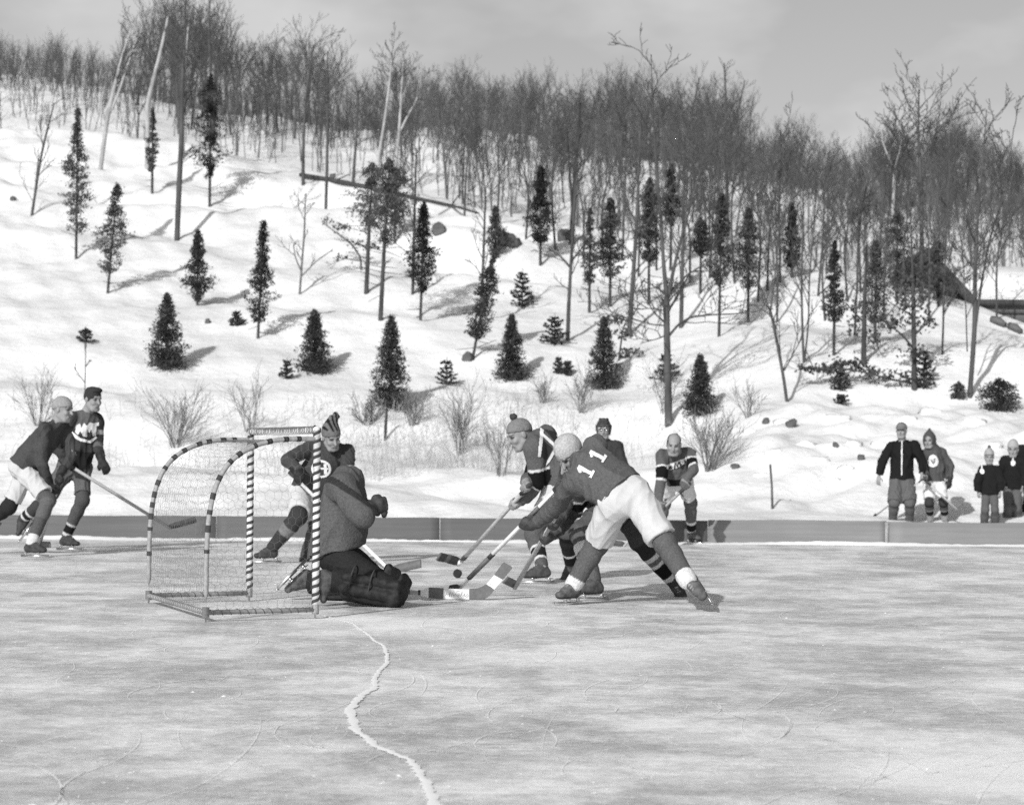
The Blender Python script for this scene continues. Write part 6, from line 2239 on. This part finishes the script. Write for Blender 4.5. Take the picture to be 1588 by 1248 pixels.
# ------------------------------------------------------------------ puck and the goalkeeper's stick
pc = P(709.5, 889, 22.3)
ax = unit([-.35, -.9, .22])
m = MB()
e1 = unit(np.cross(ax, [0, 0, 1]))
e2 = np.cross(ax, e1)
n = 28
v = []
for r, h in ((0.030, 0.0130), (0.036, 0.0130), (0.0385, 0.0105), (0.0385, -0.0105), (0.036, -0.0130), (0.030, -0.0130)):
    for a in np.arange(n) / n * 6.283:
        v.append(pc + (e1 * math.cos(a) + e2 * math.sin(a)) * r + ax * h)
q = [(i * n + j, i * n + (j + 1) % n, (i + 1) * n + (j + 1) % n, (i + 1) * n + j) for i in range(5) for j in range(n)]
v += [pc + ax * 0.013, pc - ax * 0.013]
t = [(6 * n, (j + 1) % n, j) for j in range(n)] + [(6 * n + 1, 5 * n + j, 5 * n + (j + 1) % n) for j in range(n)]
o = props(m.add(v, q, t).build('puck', MAT['rubber'], None, pc), 'black rubber puck on edge between the stick blades', 'puck')


def goalie_stick():
    D = 19.0
    base = P(700, 930, D)
    root = empty('goalkeeper_stick', base, 'broad goalkeeper stick with white and grey bands lying on edge on the ice', 'hockey stick')

    def plate(poly, name, mat, th=0.011, off=0.0, parent=root):
        pts = [P(x, y, D) for x, y in poly]
        for p in pts:
            p[2] = max(p[2], 0.004)
        k = len(pts)
        bev = np.mean(pts, 0)
        v = [p * 0.97 + bev * 0.03 + np.array([0, -th - off, 0]) for p in pts] + [p + np.array([0, -th * 0.6 - off, 0]) for p in pts] + [p + np.array([0, th, 0]) for p in pts]
        q = [(a * k + i, a * k + (i + 1) % k, (a + 1) * k + (i + 1) % k, (a + 1) * k + i) for a in range(2) for i in range(k)]
        me = bpy.data.meshes.new(name)
        me.from_pydata([tuple(p - ORG[root.name]) for p in v], [], q + [tuple(range(k))[::-1], tuple(range(2 * k, 3 * k))])
        me.update()
        me.materials.append(MAT[mat])
        return link(name, me, parent)
    plate([(606, 914), (649, 915.5), (649, 922), (606, 919.5)], 'shaft', 'wood')
    plate([(625, 914.8), (636, 915.2), (636, 921.2), (625, 920.6)], 'shaft_band', 'grey_paint', 0.0125)
    plate([(648.5, 914.5), (652, 914.5), (652, 922.8), (648.5, 922.5)], 'shaft_ring', 'tape', 0.013)
    plate([(652, 915), (665, 911), (665, 926.5), (660, 926), (652, 922.5)], 'throat', 'white_paint')
    plate([(665, 910.5), (687.5, 911.5), (687, 928.5), (665, 927)], 'paddle_band', 'grey_paint')
    lab = plate([(687.5, 912), (728, 913.5), (728, 929.5), (687, 928.5)], 'paddle', 'white_paint')
    plate([(728, 913), (740, 912), (749, 908.5), (754, 905.5), (766.5, 914), (762, 920), (756, 926), (749, 929.8), (740, 930.5), (728, 930)], 'heel', 'grey_paint')
    plate([(754, 905.5), (766.5, 891), (780, 898.5), (766.5, 914)], 'blade_band', 'white_paint')
    plate([(766.5, 891), (779, 873.5), (781.5, 871.5), (793, 878), (794.5, 880.5), (780, 898.5)], 'blade', 'grey_paint')
    m = MB()
    # running script on the label, too faint to read
    strokes = [[(691, 923), (693, 919), (694, 922), (697, 919), (697, 925)], [(697, 925), (699, 917), (700, 925), (702, 919), (704, 924)], [(704, 924), (706, 920), (707, 924), (709, 920), (710, 924)],
               [(710, 924), (713, 921), (712, 919), (711, 922), (714, 924)], [(714, 924), (717, 916), (716, 923), (719, 923)], [(719, 923), (721, 919), (720, 924), (723, 923)],
               [(723, 923), (725, 920), (726, 923), (724, 926), (722, 924)], [(703, 916.5), (704, 916)], [(708, 917), (712, 915.5), (713, 917)]]
    for st in strokes:
        st = np.array([P(x, y, D) + np.array([0, -0.0118, 0]) for x, y in st])
        m.tube(st, 0.0016, 4)
    m.build('lettering', MAT['ink'], lab)
    m = MB()
    for i in range(5):
        x0, y0 = 757 + i * 2.4, 907.5 - i * 2.9
        m.tube([P(x0, y0, D) + [0, -.0118, 0], P(x0 + 6, y0 + 3.4, D) + [0, -.0118, 0]], 0.001, 4)
    m.build('lettering', MAT['ink'], root)


goalie_stick()
